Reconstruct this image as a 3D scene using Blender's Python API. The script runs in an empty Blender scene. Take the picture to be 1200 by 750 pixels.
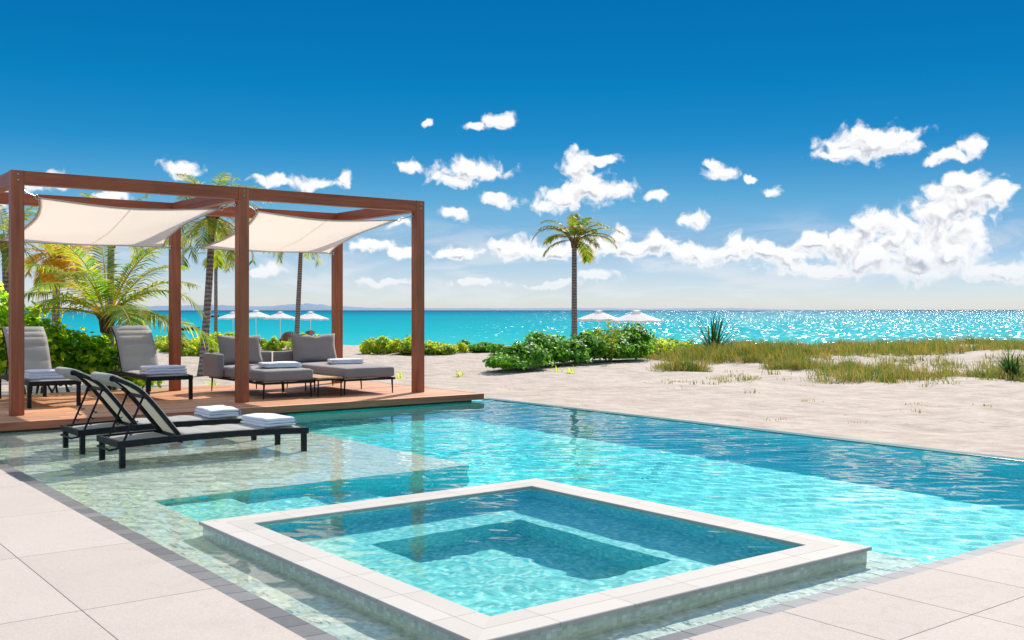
import bpy, bmesh, math, random
from mathutils import Vector, Matrix, noise
random.seed(7)
S = bpy.context.scene
COL = S.collection
R = math.radians
# ------------------------------------------------------------------ camera
# world: X along the timber deck, Y towards the deck, z = 0 at the pool's water level
EYE = 1.42
YAW = 52.3                      # viewing direction, degrees from +X
FW = (math.cos(R(YAW)), math.sin(R(YAW))); RT = (math.sin(R(YAW)), -math.cos(R(YAW)))
cam = bpy.data.cameras.new('camera'); cam_o = bpy.data.objects.new('camera', cam); COL.objects.link(cam_o)
cam.sensor_width = 36; cam.lens = 36 * 1210 / 1200; cam.shift_y = -12 / 1200
cam.clip_start = .05; cam.clip_end = 90000
cam_o.location = (0, 0, EYE); cam_o.rotation_euler = (R(90), 0, R(YAW - 90))
S.camera = cam_o
S.render.engine = 'CYCLES'
S.cycles.use_denoising = True
S.cycles.max_bounces = 10; S.cycles.transparent_max_bounces = 12; S.cycles.transmission_bounces = 8
S.cycles.sample_clamp_indirect = 8
S.view_settings.view_transform = 'Standard'; S.view_settings.look = 'None'
S.view_settings.exposure = 0.60; S.view_settings.gamma = 1
# ------------------------------------------------------------------ sun and sky
SUN_AZ, SUN_EL = 30.5, 39.0      # azimuth from +X towards +Y, elevation
sd = Vector((math.cos(R(SUN_EL)) * math.cos(R(SUN_AZ)), math.cos(R(SUN_EL)) * math.sin(R(SUN_AZ)), math.sin(R(SUN_EL))))
sun = bpy.data.lights.new('sun', 'SUN'); sun.energy = 4.3; sun.angle = R(.5); sun.color = (1, .93, .84)
sun.cycles.is_caustics_light = True
sun_o = bpy.data.objects.new('sun', sun); COL.objects.link(sun_o)
sun_o.rotation_euler = sd.to_track_quat('Z', 'Y').to_euler()
W = bpy.data.worlds.new('World'); S.world = W; W.use_nodes = True
SKY_STRENGTH = .11

class NT:
    """small helper for writing node trees as expressions"""
    def __init__(s, tree): s.t = tree; s.n = tree.nodes; s.l = tree.links
    def new(s, typ, **kw):
        n = s.n.new(typ)
        for k, v in kw.items(): setattr(n, k, v)
        return n
    def put(s, sock, v):
        if hasattr(v, 'is_linked') or hasattr(v, 'links'): s.l.new(v, sock)
        else:
            if hasattr(sock.default_value, '__len__') and not hasattr(v, '__len__'): v = [v] * len(sock.default_value)
            if hasattr(sock.default_value, '__len__') and len(sock.default_value) == 4 and len(v) == 3: v = (*v, 1)
            sock.default_value = v
    def m(s, op, a, b=0., c=0., clamp=False):
        n = s.new('ShaderNodeMath', operation=op, use_clamp=clamp)
        for i, v in enumerate((a, b, c)): s.put(n.inputs[i], v)
        return n.outputs[0]
    def v(s, op, a, b=(0, 0, 0), sc=None):
        n = s.new('ShaderNodeVectorMath', operation=op)
        s.put(n.inputs[0], a); s.put(n.inputs[1], b)
        if sc is not None: s.put(n.inputs['Scale'], sc)
        return n.outputs['Value'] if op in ('DOT_PRODUCT', 'LENGTH', 'DISTANCE') else n.outputs[0]
    def mix(s, f, a, b, blend='MIX'):
        n = s.new('ShaderNodeMix', data_type='RGBA', blend_type=blend)
        s.put(n.inputs[0], f); s.put(n.inputs[6], a); s.put(n.inputs[7], b)
        return n.outputs[2]
    def noise(s, vec, scale, detail=4, rough=.5, dist=0., dim='3D'):
        n = s.new('ShaderNodeTexNoise', noise_dimensions=dim)
        s.put(n.inputs['Vector'], vec); n.inputs['Scale'].default_value = scale
        n.inputs['Detail'].default_value = detail; n.inputs['Roughness'].default_value = rough
        n.inputs['Distortion'].default_value = dist
        return n.outputs['Fac']
    def ramp(s, f, stops, interp='LINEAR'):
        n = s.new('ShaderNodeValToRGB'); n.color_ramp.interpolation = interp
        e = n.color_ramp.elements
        while len(e) < len(stops): e.new(.5)
        for q, (p, c) in zip(e, stops):
            q.position = p; q.color = (*c, 1) if len(c) == 3 else c
        s.put(n.inputs[0], f); return n.outputs[0]
    def smooth(s, x, a, b, lo=0., hi=1.):
        n = s.new('ShaderNodeMapRange', interpolation_type='SMOOTHSTEP')
        s.put(n.inputs[0], x); s.put(n.inputs[1], a); s.put(n.inputs[2], b); s.put(n.inputs[3], lo); s.put(n.inputs[4], hi)
        return n.outputs[0]
    def xyz(s, vec):
        n = s.new('ShaderNodeSeparateXYZ'); s.put(n.inputs[0], vec); return n.outputs
    def comb(s, x, y, z=0.):
        n = s.new('ShaderNodeCombineXYZ')
        for i, q in enumerate((x, y, z)): s.put(n.inputs[i], q)
        return n.outputs[0]

def build_world():
    t = NT(W.node_tree); W.node_tree.nodes.remove(W.node_tree.nodes['Background'])
    co = t.new('ShaderNodeTexCoord').outputs['Generated']
    d = t.v('NORMALIZE', co); x, y, z = t.xyz(d)
    sky = t.new('ShaderNodeTexSky', sky_type='NISHITA'); sky.sun_disc = False
    sky.sun_elevation = R(SUN_EL); sky.sun_rotation = R(90 - SUN_AZ)
    sky.air_density = 1.0; sky.dust_density = .25; sky.ozone_density = 3.0
    # the clear tropical air deepens quickly above the horizon
    zz = t.m('MULTIPLY', t.m('MAXIMUM', z, 0.0), t.smooth(z, 0., .30, 1.2, 2.6))
    hx, hy = -math.sin(R(SUN_AZ)), math.cos(R(SUN_AZ))      # even out the glow round the sun
    kx = t.m('ADD', t.m('MULTIPLY', x, .25), hx * .75); ky = t.m('ADD', t.m('MULTIPLY', y, .25), hy * .75)
    t.put(sky.inputs[0], t.v('NORMALIZE', t.comb(kx, ky, zz)))
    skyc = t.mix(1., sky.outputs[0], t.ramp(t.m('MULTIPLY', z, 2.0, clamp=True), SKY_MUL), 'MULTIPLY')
    # clouds, by azimuth (degrees to the right of YAW) and elevation (degrees)
    cf = t.v('DOT_PRODUCT', d, (FW[0], FW[1], 0)); cr = t.v('DOT_PRODUCT', d, (RT[0], RT[1], 0))
    az = t.m('MULTIPLY', t.m('ARCTAN2', cr, cf), 57.29578); el = t.m('MULTIPLY', t.m('ARCSINE', z), 57.29578)
    p = t.comb(az, el, 0.)
    wob = t.new('ShaderNodeTexNoise', noise_dimensions='2D'); t.put(wob.inputs['Vector'], p)
    wob.inputs['Scale'].default_value = .55; wob.inputs['Detail'].default_value = 3
    pw = t.v('ADD', p, t.v('SCALE', t.v('SUBTRACT', wob.outputs['Color'], (.5, .5, .5)), sc=1.1))
    kd = 57.29578 / 1210; k = .86 / SKY_STRENGTH
    def detail_group(oct_, fine, nm):
        g = bpy.data.node_groups.new(nm, 'ShaderNodeTree')
        g.interface.new_socket('P', in_out='INPUT', socket_type='NodeSocketVector'); g.interface.new_socket('D', in_out='OUTPUT', socket_type='NodeSocketFloat')
        q = NT(g); gi = q.new('NodeGroupInput').outputs[0]; go = q.new('NodeGroupOutput').inputs[0]
        n1 = q.noise(gi, .95, oct_, .64, .0, '2D')
        def bil(sc, sm):
            vo = q.new('ShaderNodeTexVoronoi', voronoi_dimensions='2D', feature='SMOOTH_F1'); q.put(vo.inputs['Vector'], gi)
            vo.inputs['Scale'].default_value = sc; vo.inputs['Detail'].default_value = 0; vo.inputs['Smoothness'].default_value = sm
            return q.m('SUBTRACT', .38, vo.outputs['Distance'])
        f = q.m('MULTIPLY', q.m('SUBTRACT', n1, .47), 1.9)
        g.links.new(q.m('ADD', f, q.m('ADD', q.m('MULTIPLY', bil(.95, .35), .55), q.m('MULTIPLY', bil(2.3, .35), fine))), go)
        return g
    dg = detail_group(9, .42, 'cloud detail'); dgl = detail_group(2, .10, 'cloud body')
    def det(vec, gg=dg):
        n = t.new('ShaderNodeGroup'); n.node_tree = gg; t.put(n.inputs[0], vec); return n.outputs[0]
    OFF = (.14, .42, 0)
    pw1 = t.v('ADD', pw, OFF); d0, e0, d1 = det(pw), det(pw, dgl), det(pw1, dgl)
    # thin streaky veil and soft far cloud low over the sea
    ve = t.noise(t.v('MULTIPLY', p, (.16, .75, 0)), 1.0, 6, .6, .4, '2D')
    veil = t.m('MULTIPLY', t.smooth(ve, .40, .70), t.m('MULTIPLY', t.smooth(el, 6.0, 2.5), t.smooth(el, -.2, .8)))
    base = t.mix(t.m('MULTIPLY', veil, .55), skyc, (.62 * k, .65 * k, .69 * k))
    def bg_of(col):
        n = t.new('ShaderNodeBackground'); t.put(n.inputs[0], col); n.inputs[1].default_value = SKY_STRENGTH; return n.outputs[0]
    def sector(b0, b1):
        def acc(vec):
            r = None
            for (px, py, rx, ry) in PUFFS:
                if px + rx * 1.7 + 25 < b0 or px - rx * 1.7 - 25 > b1: continue
                a = math.atan((px - 600) / 1210); e = math.atan((363 - py) / 1210 * math.cos(a))
                dv = t.v('MULTIPLY', t.v('SUBTRACT', vec, (math.degrees(a), math.degrees(e), 0)), (1 / (rx * kd), 1 / (ry * kd), 0))
                s_ = t.v('LENGTH', dv)
                r = s_ if r is None else t.m('SMOOTH_MIN', r, s_, .12)
            return t.m('MULTIPLY', t.m('SUBTRACT', 1., t.m('MINIMUM', r, 2.5)), 1.15)
        a0 = acc(pw); f0 = t.m('ADD', a0, d0); g0 = t.m('ADD', a0, e0); f1 = t.m('ADD', acc(pw1), d1)
        alpha = t.m('POWER', t.smooth(f0, -.22, .50), 1.3)
        lit = t.smooth(t.m('SUBTRACT', t.m('MULTIPLY', t.m('ADD', t.m('SUBTRACT', g0, f1), t.m('MULTIPLY', t.m('SUBTRACT', d0, e0), .25)), 1.3), .0), -.55, .35)
        thick = t.smooth(f0, .25, 1.0)
        shade = t.mix(t.m('MULTIPLY', thick, t.m('SUBTRACT', 1., lit)), (.77 * k, .77 * k, .775 * k), (.36 * k, .395 * k, .47 * k))
        low = t.smooth(el, .3, 3.4, .42, 1.)
        return bg_of(t.mix(t.m('MULTIPLY', alpha, low), base, shade))
    def choose(f, a_, b_):
        n = t.new('ShaderNodeMixShader'); t.put(n.inputs[0], f); t.l.new(a_, n.inputs[1]); t.l.new(b_, n.inputs[2]); return n.outputs[0]
    cuts = [-330, 90, 330, 480, 600, 740, 880, 1000, 1110, 1540]
    adeg = lambda b_: math.degrees(math.atan((b_ - 600) / 1210))
    def tree(i, j):
        if j - i == 1: return sector(cuts[i], cuts[j])
        m_ = (i + j) // 2
        return choose(t.m('GREATER_THAN', az, adeg(cuts[m_])), tree(i, m_), tree(m_, j))
    inside = t.m('MULTIPLY', t.m('MULTIPLY', t.m('GREATER_THAN', az, adeg(cuts[0])), t.m('LESS_THAN', az, adeg(cuts[-1]))), t.m('MULTIPLY', t.m('GREATER_THAN', el, -.3), t.m('LESS_THAN', el, 13.)))
    out = choose(inside, bg_of(base), tree(0, len(cuts) - 1))
    t.l.new(out, W.node_tree.nodes['World Output'].inputs['Surface'])
SKY_MUL = [(0.0, (0.74, 0.808, 1.066)), (0.052, (0.662, 0.705, 0.903)), (0.122, (0.516, 0.606, 0.722)), (0.209, (0.31, 0.656, 0.734)), (0.313, (0.077, 0.622, 0.795)), (0.416, (0.017, 0.636, 0.843)), (0.575, (0.009, 0.585, 0.86)), (0.74, (0.45, 0.85, 1.0)), (1.0, (4.7, 3.5, 2.55))]  # last stops: upper sky out of view, brightened and whitened as added fill light
# cumulus puffs: (bearing, height, half width, half height) in units of 1/1210 rad, bearing 600 = YAW, height 363 = horizon
PUFFS = [
 (1020,165,52,15),(1005,178,40,13),(1045,172,34,12),(978,183,16,8),(1115,182,24,7),(1138,170,14,12),(1098,188,16,5),
 (688,222,46,18),(662,232,36,16),(720,226,30,14),(678,198,20,22),(706,186,26,7),(765,230,16,7),(640,240,18,9),
 (552,197,40,13),(530,210,30,11),(575,200,28,10),(480,192,13,8),(585,142,22,9),(560,148,14,5),(500,145,9,5),
 (585,234,20,8),(845,200,20,10),(880,210,10,5),(908,226,13,7),(812,256,18,9),(835,190,10,6),
 (212,196,22,10),(325,212,34,8),(372,214,24,8),(404,210,9,7),(440,290,30,9),(470,296,24,7),(530,298,26,6),
 (615,292,50,13),(540,296,34,9),(590,284,20,10),(655,296,36,13),(700,286,40,15),(740,290,38,14),(770,286,26,14),(724,276,18,10),(795,298,26,10),(530,252,18,6),(470,262,16,5),(705,325,24,7),(645,300,30,7),
 (820,297,30,14),(860,296,30,16),(855,282,12,12),(900,293,34,15),(930,300,36,18),(955,282,18,14),(990,295,34,22),
 (1018,268,17,22),(1020,300,40,22),(1052,280,30,30),(1080,300,38,28),(1100,258,30,30),(1128,236,40,28),(1160,228,20,15),(1135,215,30,14),
 (1110,290,34,28),(1128,268,24,26),(1172,230,11,9),(1100,224,16,12),(1160,318,40,12),(1206,312,13,14),(1200,322,40,10),
 (1060,318,60,10),(960,316,60,9),(560,332,34,4),(640,334,40,4),(452,330,34,5),(310,318,26,6),
 (-60,230,60,22),(60,215,36,8),(130,230,26,7),(-160,180,60,20),(1380,270,70,36)]
build_world()

# ------------------------------------------------------------------ object helpers
def pos(b, d, z=0.):
    """ground position at distance d straight ahead and bearing b (600 = straight ahead, 1210 units = 45 degrees)"""
    l = (b - 600) / 1210 * d
    return Vector((FW[0] * d + RT[0] * l, FW[1] * d + RT[1] * l, z))
def tag(o, label=None, cat=None, group=None, kind=None):
    if label: o['label'] = label
    if cat: o['category'] = cat
    if group: o['group'] = group
    if kind: o['kind'] = kind
    return o
def empty(name, loc=(0, 0, 0), rz=0.):
    o = bpy.data.objects.new(name, None); COL.objects.link(o); o.location = loc; o.rotation_euler = (0, 0, rz); o.empty_display_size = .2
    return o
def kids(o): return [c for c in bpy.data.objects if c.parent == o]
def copy_tree(o, parent=None):
    ch = kids(o); c = o.copy(); COL.objects.link(c); c.parent = parent
    for k in ch: copy_tree(k, c)
    return c
class MB:
    def __init__(s): s.v = []; s.f = []; s.uv = []; s.smooth = []; s.mi = []
    def add(s, vs, fs, uvs=None, smooth=False, mi=0):
        k = len(s.v); s.v += [tuple(p) for p in vs]
        for i, f in enumerate(fs):
            s.f.append([k + j for j in f]); s.smooth.append(smooth); s.mi.append(mi)
            s.uv += list(uvs[i]) if uvs else [(0., 0.)] * len(f)
        return s
    def bm(s, b, M=None, smooth=False, mi=0):
        if M is not None: b.transform(M)
        b.verts.ensure_lookup_table()
        s.add([v.co.copy() for v in b.verts], [[v.index for v in f.verts] for f in b.faces], None, smooth, mi); b.free(); return s
    def box(s, a, b, bev=0., M=None, mi=0, smooth=False):
        bm = bmesh.new(); bmesh.ops.create_cube(bm, size=1)
        for v in bm.verts: v.co = [(a[i] + b[i]) / 2 + v.co[i] * (b[i] - a[i]) for i in range(3)]
        if bev: bmesh.ops.bevel(bm, geom=bm.edges[:], offset=bev, segments=2, profile=.6, affect='EDGES')
        bm.verts.index_update()
        return s.bm(bm, M, smooth, mi)
    def bar(s, p, q, w, h, bev=.004, up=(0, 0, 1)):
        """rectangular bar from p to q"""
        p = Vector(p); q = Vector(q); d = (q - p); L = d.length; d.normalize()
        side = d.cross(Vector(up)); side = side.normalized() if side.length > 1e-4 else Vector((1, 0, 0)); u = side.cross(d)
        M = Matrix((( *d, 0), (*side, 0), (*u, 0), (0, 0, 0, 1))).transposed(); M.translation = (p + q) / 2
        return s.box((-L / 2, -w / 2, -h / 2), (L / 2, w / 2, h / 2), bev, M)
    def tube(s, pts, r, n=8, cap=True, smooth=True, flat=1.):
        pts = [Vector(p) for p in pts]; rs = r if isinstance(r, (list, tuple)) else [r] * len(pts)
        vs = []; nrm = None
        for i, p in enumerate(pts):
            d = (pts[min(i + 1, len(pts) - 1)] - pts[max(i - 1, 0)]).normalized()
            if nrm is None:
                nrm = d.cross(Vector((0, 0, 1)))
                if nrm.length < 1e-3: nrm = d.cross(Vector((0, 1, 0)))
            nrm = (nrm - d * nrm.dot(d)).normalized(); b = d.cross(nrm)
            for k in range(n):
                a = 2 * math.pi * k / n; vs.append(p + (nrm * math.cos(a) + b * math.sin(a) * flat) * rs[i])
        fs = []; uvs = []
        for i in range(len(pts) - 1):
            for k in range(n):
                k2 = (k + 1) % n; fs.append((i * n + k, i * n + k2, (i + 1) * n + k2, (i + 1) * n + k))
                uvs.append(((k / n, i), ((k + 1) / n, i), ((k + 1) / n, i + 1), (k / n, i + 1)))
        s.add(vs, fs, uvs, smooth)
        if cap: s.add(vs[:n], [list(range(n))[::-1]]); s.add(vs[-n:], [list(range(n))])
        return s
    def build(s, name, mat, parent=None, loc=None):
        me = bpy.data.meshes.new(name); me.from_pydata(s.v, [], s.f)
        uv = me.uv_layers.new(name='UVMap'); uv.data.foreach_set('uv', [c for p in s.uv for c in p])
        me.polygons.foreach_set('use_smooth', s.smooth)
        for m in (mat if isinstance(mat, (list, tuple)) else [mat]): me.materials.append(m)
        if any(s.mi): me.polygons.foreach_set('material_index', s.mi)
        me.update()
        o = bpy.data.objects.new(name, me); COL.objects.link(o); o.parent = parent
        if loc: o.location = loc
        return o
def cushion(mb, c, size, r=.05, puff=.02, n=12, M=None, wob=0., seed=0.):
    """soft rounded box"""
    bm = bmesh.new(); bmesh.ops.create_cube(bm, size=2); bmesh.ops.subdivide_edges(bm, edges=bm.edges[:], cuts=n, use_grid_fill=True)
    h = [q / 2 for q in size]; r = min(r, *h)
    for v in bm.verts:
        x, y, z = v.co
        # concentrate vertices near the rounded edges
        p = Vector([math.copysign(abs(t) ** .75, t) * h[i] for i, t in enumerate((x, y, z))])
        inner = Vector([max(-(h[i] - r), min(h[i] - r, p[i])) for i in range(3)])
        d = p - inner
        if d.length > 1e-6:
            m = max(abs(q) for q in d); d = d.normalized() * m
            p = inner + d
        b = (1 - x * x) * (1 - y * y)
        p.z += puff * b * (1 if z > 0 else -.4) * abs(z)
        if wob:
            nv = noise.noise(Vector((p.x * 6 + seed, p.y * 6, p.z * 6 + seed)))
            p += Vector((nv, noise.noise(Vector((p.y * 5, p.x * 5 + seed, 3))), nv)) * wob
        v.co = p
    bm.verts.index_update()
    T = Matrix.Translation(c)
    mb.bm(bm, (M @ T) if M is not None else T, True)

# ------------------------------------------------------------------ materials
def mat(name):
    m = bpy.data.materials.new(name); m.use_nodes = True
    t = NT(m.node_tree); return m, t, m.node_tree.nodes['Principled BSDF']
def bump(t, b, h, dist=.01, strength=1.):
    n = t.new('ShaderNodeBump'); n.inputs['Distance'].default_value = dist; n.inputs['Strength'].default_value = strength
    t.put(n.inputs['Height'], h); t.put(b.inputs['Normal'], n.outputs[0])
def simple(name, c, rough=.5, metal=0., var=.08, scale=30., bd=.0005):
    m, t, b = mat(name); co = t.new('ShaderNodeTexCoord').outputs['Object']
    nz = t.noise(co, scale, 4)
    t.put(b.inputs['Base Color'], t.mix(nz, [q * (1 - var) for q in c], [min(1, q * (1 + var)) for q in c]))
    b.inputs['Roughness'].default_value = rough; b.inputs['Metallic'].default_value = metal
    bump(t, b, nz, bd)
    return m
def wood(name, axis, dark, light, scale=1., rough=.45):
    m, t, b = mat(name); g = t.new('ShaderNodeNewGeometry'); co = t.new('ShaderNodeTexCoord').outputs['Object']
    st = [22., 22., 22.]; st[axis] = .9
    off = t.v('SCALE', (17., 31., 11.), sc=g.outputs['Random Per Island'])
    v = t.v('ADD', t.v('MULTIPLY', co, [q * scale for q in st]), off)
    n1 = t.noise(v, 1., 6, .6, .6); n2 = t.noise(t.v('ADD', co, off), 1.7, 3)
    f = t.m('ADD', t.m('MULTIPLY', n1, .75), t.m('MULTIPLY', n2, .25))
    c = t.ramp(f, [(.3, dark), (.5, [(a + q) / 2 for a, q in zip(dark, light)]), (.68, light)])
    r = t.m('ADD', t.m('MULTIPLY', g.outputs['Random Per Island'], .45), .78)
    t.put(b.inputs['Base Color'], t.mix(1., c, t.comb(r, r, r), 'MULTIPLY'))
    b.inputs['Roughness'].default_value = rough; bump(t, b, n1, .0015)
    return m
M = {}
M['post_wood_x'] = wood('timber beam grain x', 0, (.18, .040, .012), (.42, .108, .036))
M['post_wood_y'] = wood('timber beam grain y', 1, (.18, .040, .012), (.42, .108, .036))
M['post_wood_z'] = wood('timber post grain', 2, (.19, .047, .015), (.45, .13, .045))
M['deck_wood'] = wood('decking', 0, (.40, .155, .06), (.70, .34, .155), .8, .55)
M['table_wood'] = wood('teak slats', 1, (.38, .21, .09), (.58, .37, .18), 1., .5)
M['black_metal'] = simple('dark powder coated metal', (.012, .012, .013), .5); M['black_metal'].node_tree.nodes['Principled BSDF'].inputs['Specular IOR Level'].default_value = .25
M['steel'] = simple('stainless steel', (.6, .6, .6), .25, 1.)
M['white_paint'] = simple('white paint', (.75, .75, .73), .5)
def fabric(name, c, fine=420., translucent=0., tcol=None, weave=.0006, big=.12):
    m, t, b = mat(name); co = t.new('ShaderNodeTexCoord').outputs['Object']
    x, y, z = t.xyz(co)
    w = t.m('MULTIPLY', t.m('SINE', t.m('MULTIPLY', t.m('ADD', x, z), fine)), t.m('SINE', t.m('MULTIPLY', t.m('ADD', y, t.m('MULTIPLY', z, .7)), fine)))
    nz = t.noise(co, 140., 3); nb = t.noise(co, 5., 4)
    f = t.m('ADD', t.m('MULTIPLY', nz, .6), t.m('MULTIPLY', nb, .4))
    t.put(b.inputs['Base Color'], t.mix(f, [q * (1 - big * 1.6) for q in c], [min(1, q * (1 + big * 1.6)) for q in c]))
    b.inputs['Roughness'].default_value = .9; b.inputs['Sheen Weight'].default_value = .15
    bump(t, b, t.m('ADD', t.m('MULTIPLY', w, .3), t.m('ADD', nz, nb)), weave)
    if translucent:
        tr = t.new('ShaderNodeBsdfTranslucent'); t.put(tr.inputs[0], tcol or c)
        ms = t.new('ShaderNodeMixShader'); ms.inputs[0].default_value = translucent
        t.l.new(b.outputs[0], ms.inputs[1]); t.l.new(tr.outputs[0], ms.inputs[2])
        t.l.new(ms.outputs[0], m.node_tree.nodes['Material Output'].inputs[0])
    return m
M['sofa'] = fabric('grey woven upholstery', (.25, .225, .205), 500., big=.16)
M['sling'] = fabric('light grey sling mesh', (.50, .475, .435), 700., .40, (.72, .72, .62))
M['towel'] = fabric('white terry towel', (.82, .83, .86), 900., weave=.003, big=.03)
M['sail'] = fabric('off white sail cloth', (.87, .83, .77), 260., .60, (.97, .92, .85), big=.03)
M['hem'] = fabric('sail hem', (.62, .58, .53), 260., .3, (.6, .55, .5), big=.03)
M['parasol'] = fabric('white parasol cloth', (.88, .86, .83), 60., .55, (.95, .93, .9), big=.02)

def leafmat(name, stops, trans, gloss=.4, tcol_gain=1.6, uvtip=None):
    m, t, b = mat(name); g = t.new('ShaderNodeNewGeometry')
    co = t.new('ShaderNodeTexCoord').outputs['Object']
    f = t.m('ADD', t.m('MULTIPLY', g.outputs['Random Per Island'], .65), t.m('MULTIPLY', t.m('SUBTRACT', t.noise(co, 1.6, 3), .32), .95))
    if uvtip is not None:
        uv = t.xyz(t.new('ShaderNodeUVMap').outputs[0]); f = t.m('ADD', f, t.m('MULTIPLY', t.m('POWER', uv[1], 2.), uvtip))
    c = t.ramp(f, stops)
    t.put(b.inputs['Base Color'], c); b.inputs['Roughness'].default_value = max(gloss, .5); b.inputs['Specular IOR Level'].default_value = .22
    tr = t.new('ShaderNodeBsdfTranslucent'); t.put(tr.inputs[0], t.mix(1., c, (tcol_gain, tcol_gain * 1.02, tcol_gain * .5), 'MULTIPLY'))
    ms = t.new('ShaderNodeMixShader'); ms.inputs[0].default_value = trans
    t.l.new(b.outputs[0], ms.inputs[1]); t.l.new(tr.outputs[0], ms.inputs[2])
    t.l.new(ms.outputs[0], m.node_tree.nodes['Material Output'].inputs[0])
    return m
M['hedge_leaf'] = leafmat('sea grape leaf', [(0., (.04, .12, .012)), (.35, (.12, .28, .02)), (.62, (.36, .48, .03)), (.9, (.66, .60, .06))], .70, .35, 2.2)
M['bush_leaf'] = leafmat('green bush leaf', [(0., (.05, .15, .012)), (.5, (.10, .27, .018)), (.85, (.20, .38, .03))], .42, .35, 1.9)
M['scaevola_leaf'] = leafmat('beach shrub leaf', [(0., (.13, .22, .02)), (.4, (.30, .40, .03)), (.8, (.54, .52, .05))], .55, .5, 1.9)
M['palm_green'] = leafmat('green palm leaflet', [(0., (.04, .10, .012)), (.45, (.11, .21, .02)), (.8, (.32, .33, .03)), (1., (.5, .3, .05))], .5, .4, 1.8, .35)
M['palm_yellow'] = leafmat('yellowing palm leaflet', [(0., (.12, .15, .02)), (.35, (.35, .30, .03)), (.7, (.62, .38, .04)), (1., (.65, .28, .06))], .55, .4, 1.6, .3)
M['palm_lush'] = leafmat('lush palm leaflet', [(0., (.04, .12, .012)), (.45, (.11, .23, .02)), (.75, (.28, .34, .03)), (1., (.60, .44, .05))], .5, .32, 1.7, .45)
M['palm_dry'] = leafmat('drying palm leaflet', [(0., (.05, .14, .012)), (.5, (.13, .25, .02)), (.8, (.33, .30, .04)), (1., (.42, .18, .05))], .5, .5, 1.4, .5)
M['grass'] = leafmat('dune grass blade', [(0., (.06, .15, .03)), (.35, (.15, .24, .04)), (.55, (.34, .30, .07)), (.78, (.50, .31, .10)), (1., (.64, .46, .26))], .3, .7, 1.2)
M['spiky'] = leafmat('spiky plant blade', [(0., (.02, .06, .02)), (.6, (.05, .12, .03)), (1., (.1, .18, .05))], .25, .4, 1.4)
M['stem'] = simple('brown stems', (.16, .10, .06), .8, 0, .3, 20)
def trunkmat():
    m, t, b = mat('ringed palm bark'); co = t.new('ShaderNodeTexCoord').outputs['Object']; uv = t.xyz(t.new('ShaderNodeUVMap').outputs[0])
    ring = t.m('SINE', t.m('ADD', t.m('MULTIPLY', t.xyz(co)[2], 62.), t.m('MULTIPLY', t.noise(co, 6., 3), 5.)))
    n = t.noise(t.v('MULTIPLY', co, (1, 1, .3)), 40., 5)
    f = t.m('ADD', t.m('MULTIPLY', ring, .18), n)
    t.put(b.inputs['Base Color'], t.ramp(f, [(.25, (.09, .065, .05)), (.55, (.24, .19, .155)), (.8, (.40, .34, .29))]))
    b.inputs['Roughness'].default_value = .85; bump(t, b, f, .012)
    return m
M['trunk'] = trunkmat()
def stonemat():
    m, t, b = mat('pale terrace stone'); g = t.new('ShaderNodeNewGeometry'); co = t.new('ShaderNodeTexCoord').outputs['Object']
    sp = t.noise(co, 160., 3, .7); bl = t.noise(co, 1.3, 5, .6)
    c = t.mix(t.smooth(sp, .35, .7), (.44, .37, .31), (.53, .455, .392))
    k = t.m('ADD', .94, t.m('ADD', t.m('MULTIPLY', t.m('SUBTRACT', bl, .5), .16), t.m('ADD', t.m('MULTIPLY', g.outputs['Random Per Island'], .10), t.m('MULTIPLY', t.smooth(t.noise(co, 3.2, 6, .7), 0.50, 0.72), -.035))))
    c = t.mix(1., c, t.comb(k, k, k), 'MULTIPLY')
    # splashes and damp drips close to the water, faint stains elsewhere
    x, y, z = t.xyz(co); near = t.m('MAXIMUM', t.smooth(x, 1.55, 2.0), t.m('MULTIPLY', t.smooth(y, 2.6, 3.04), t.smooth(x, 1.9, 2.0)))
    near = t.m('MINIMUM', near, 1.); sp2 = t.smooth(t.noise(co, 7., 5, .6, .8), .56, .60)
    spots = t.smooth(t.noise(co, 38., 2, .5), .70, .73)
    c = t.mix(t.m('MULTIPLY', t.m('MULTIPLY', sp2, near), .10), c, (.25, .20, .16)); c = t.mix(t.m('MULTIPLY', spots, .12), c, (.30, .24, .18))
    t.put(b.inputs['Base Color'], c)
    b.inputs['Roughness'].default_value = .85; b.inputs['Specular IOR Level'].default_value = .2; bump(t, b, sp, .0012)
    return m
M['stone'] = stonemat()
M['joint'] = simple('joint mortar', (.33, .28, .23), .9)
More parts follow.
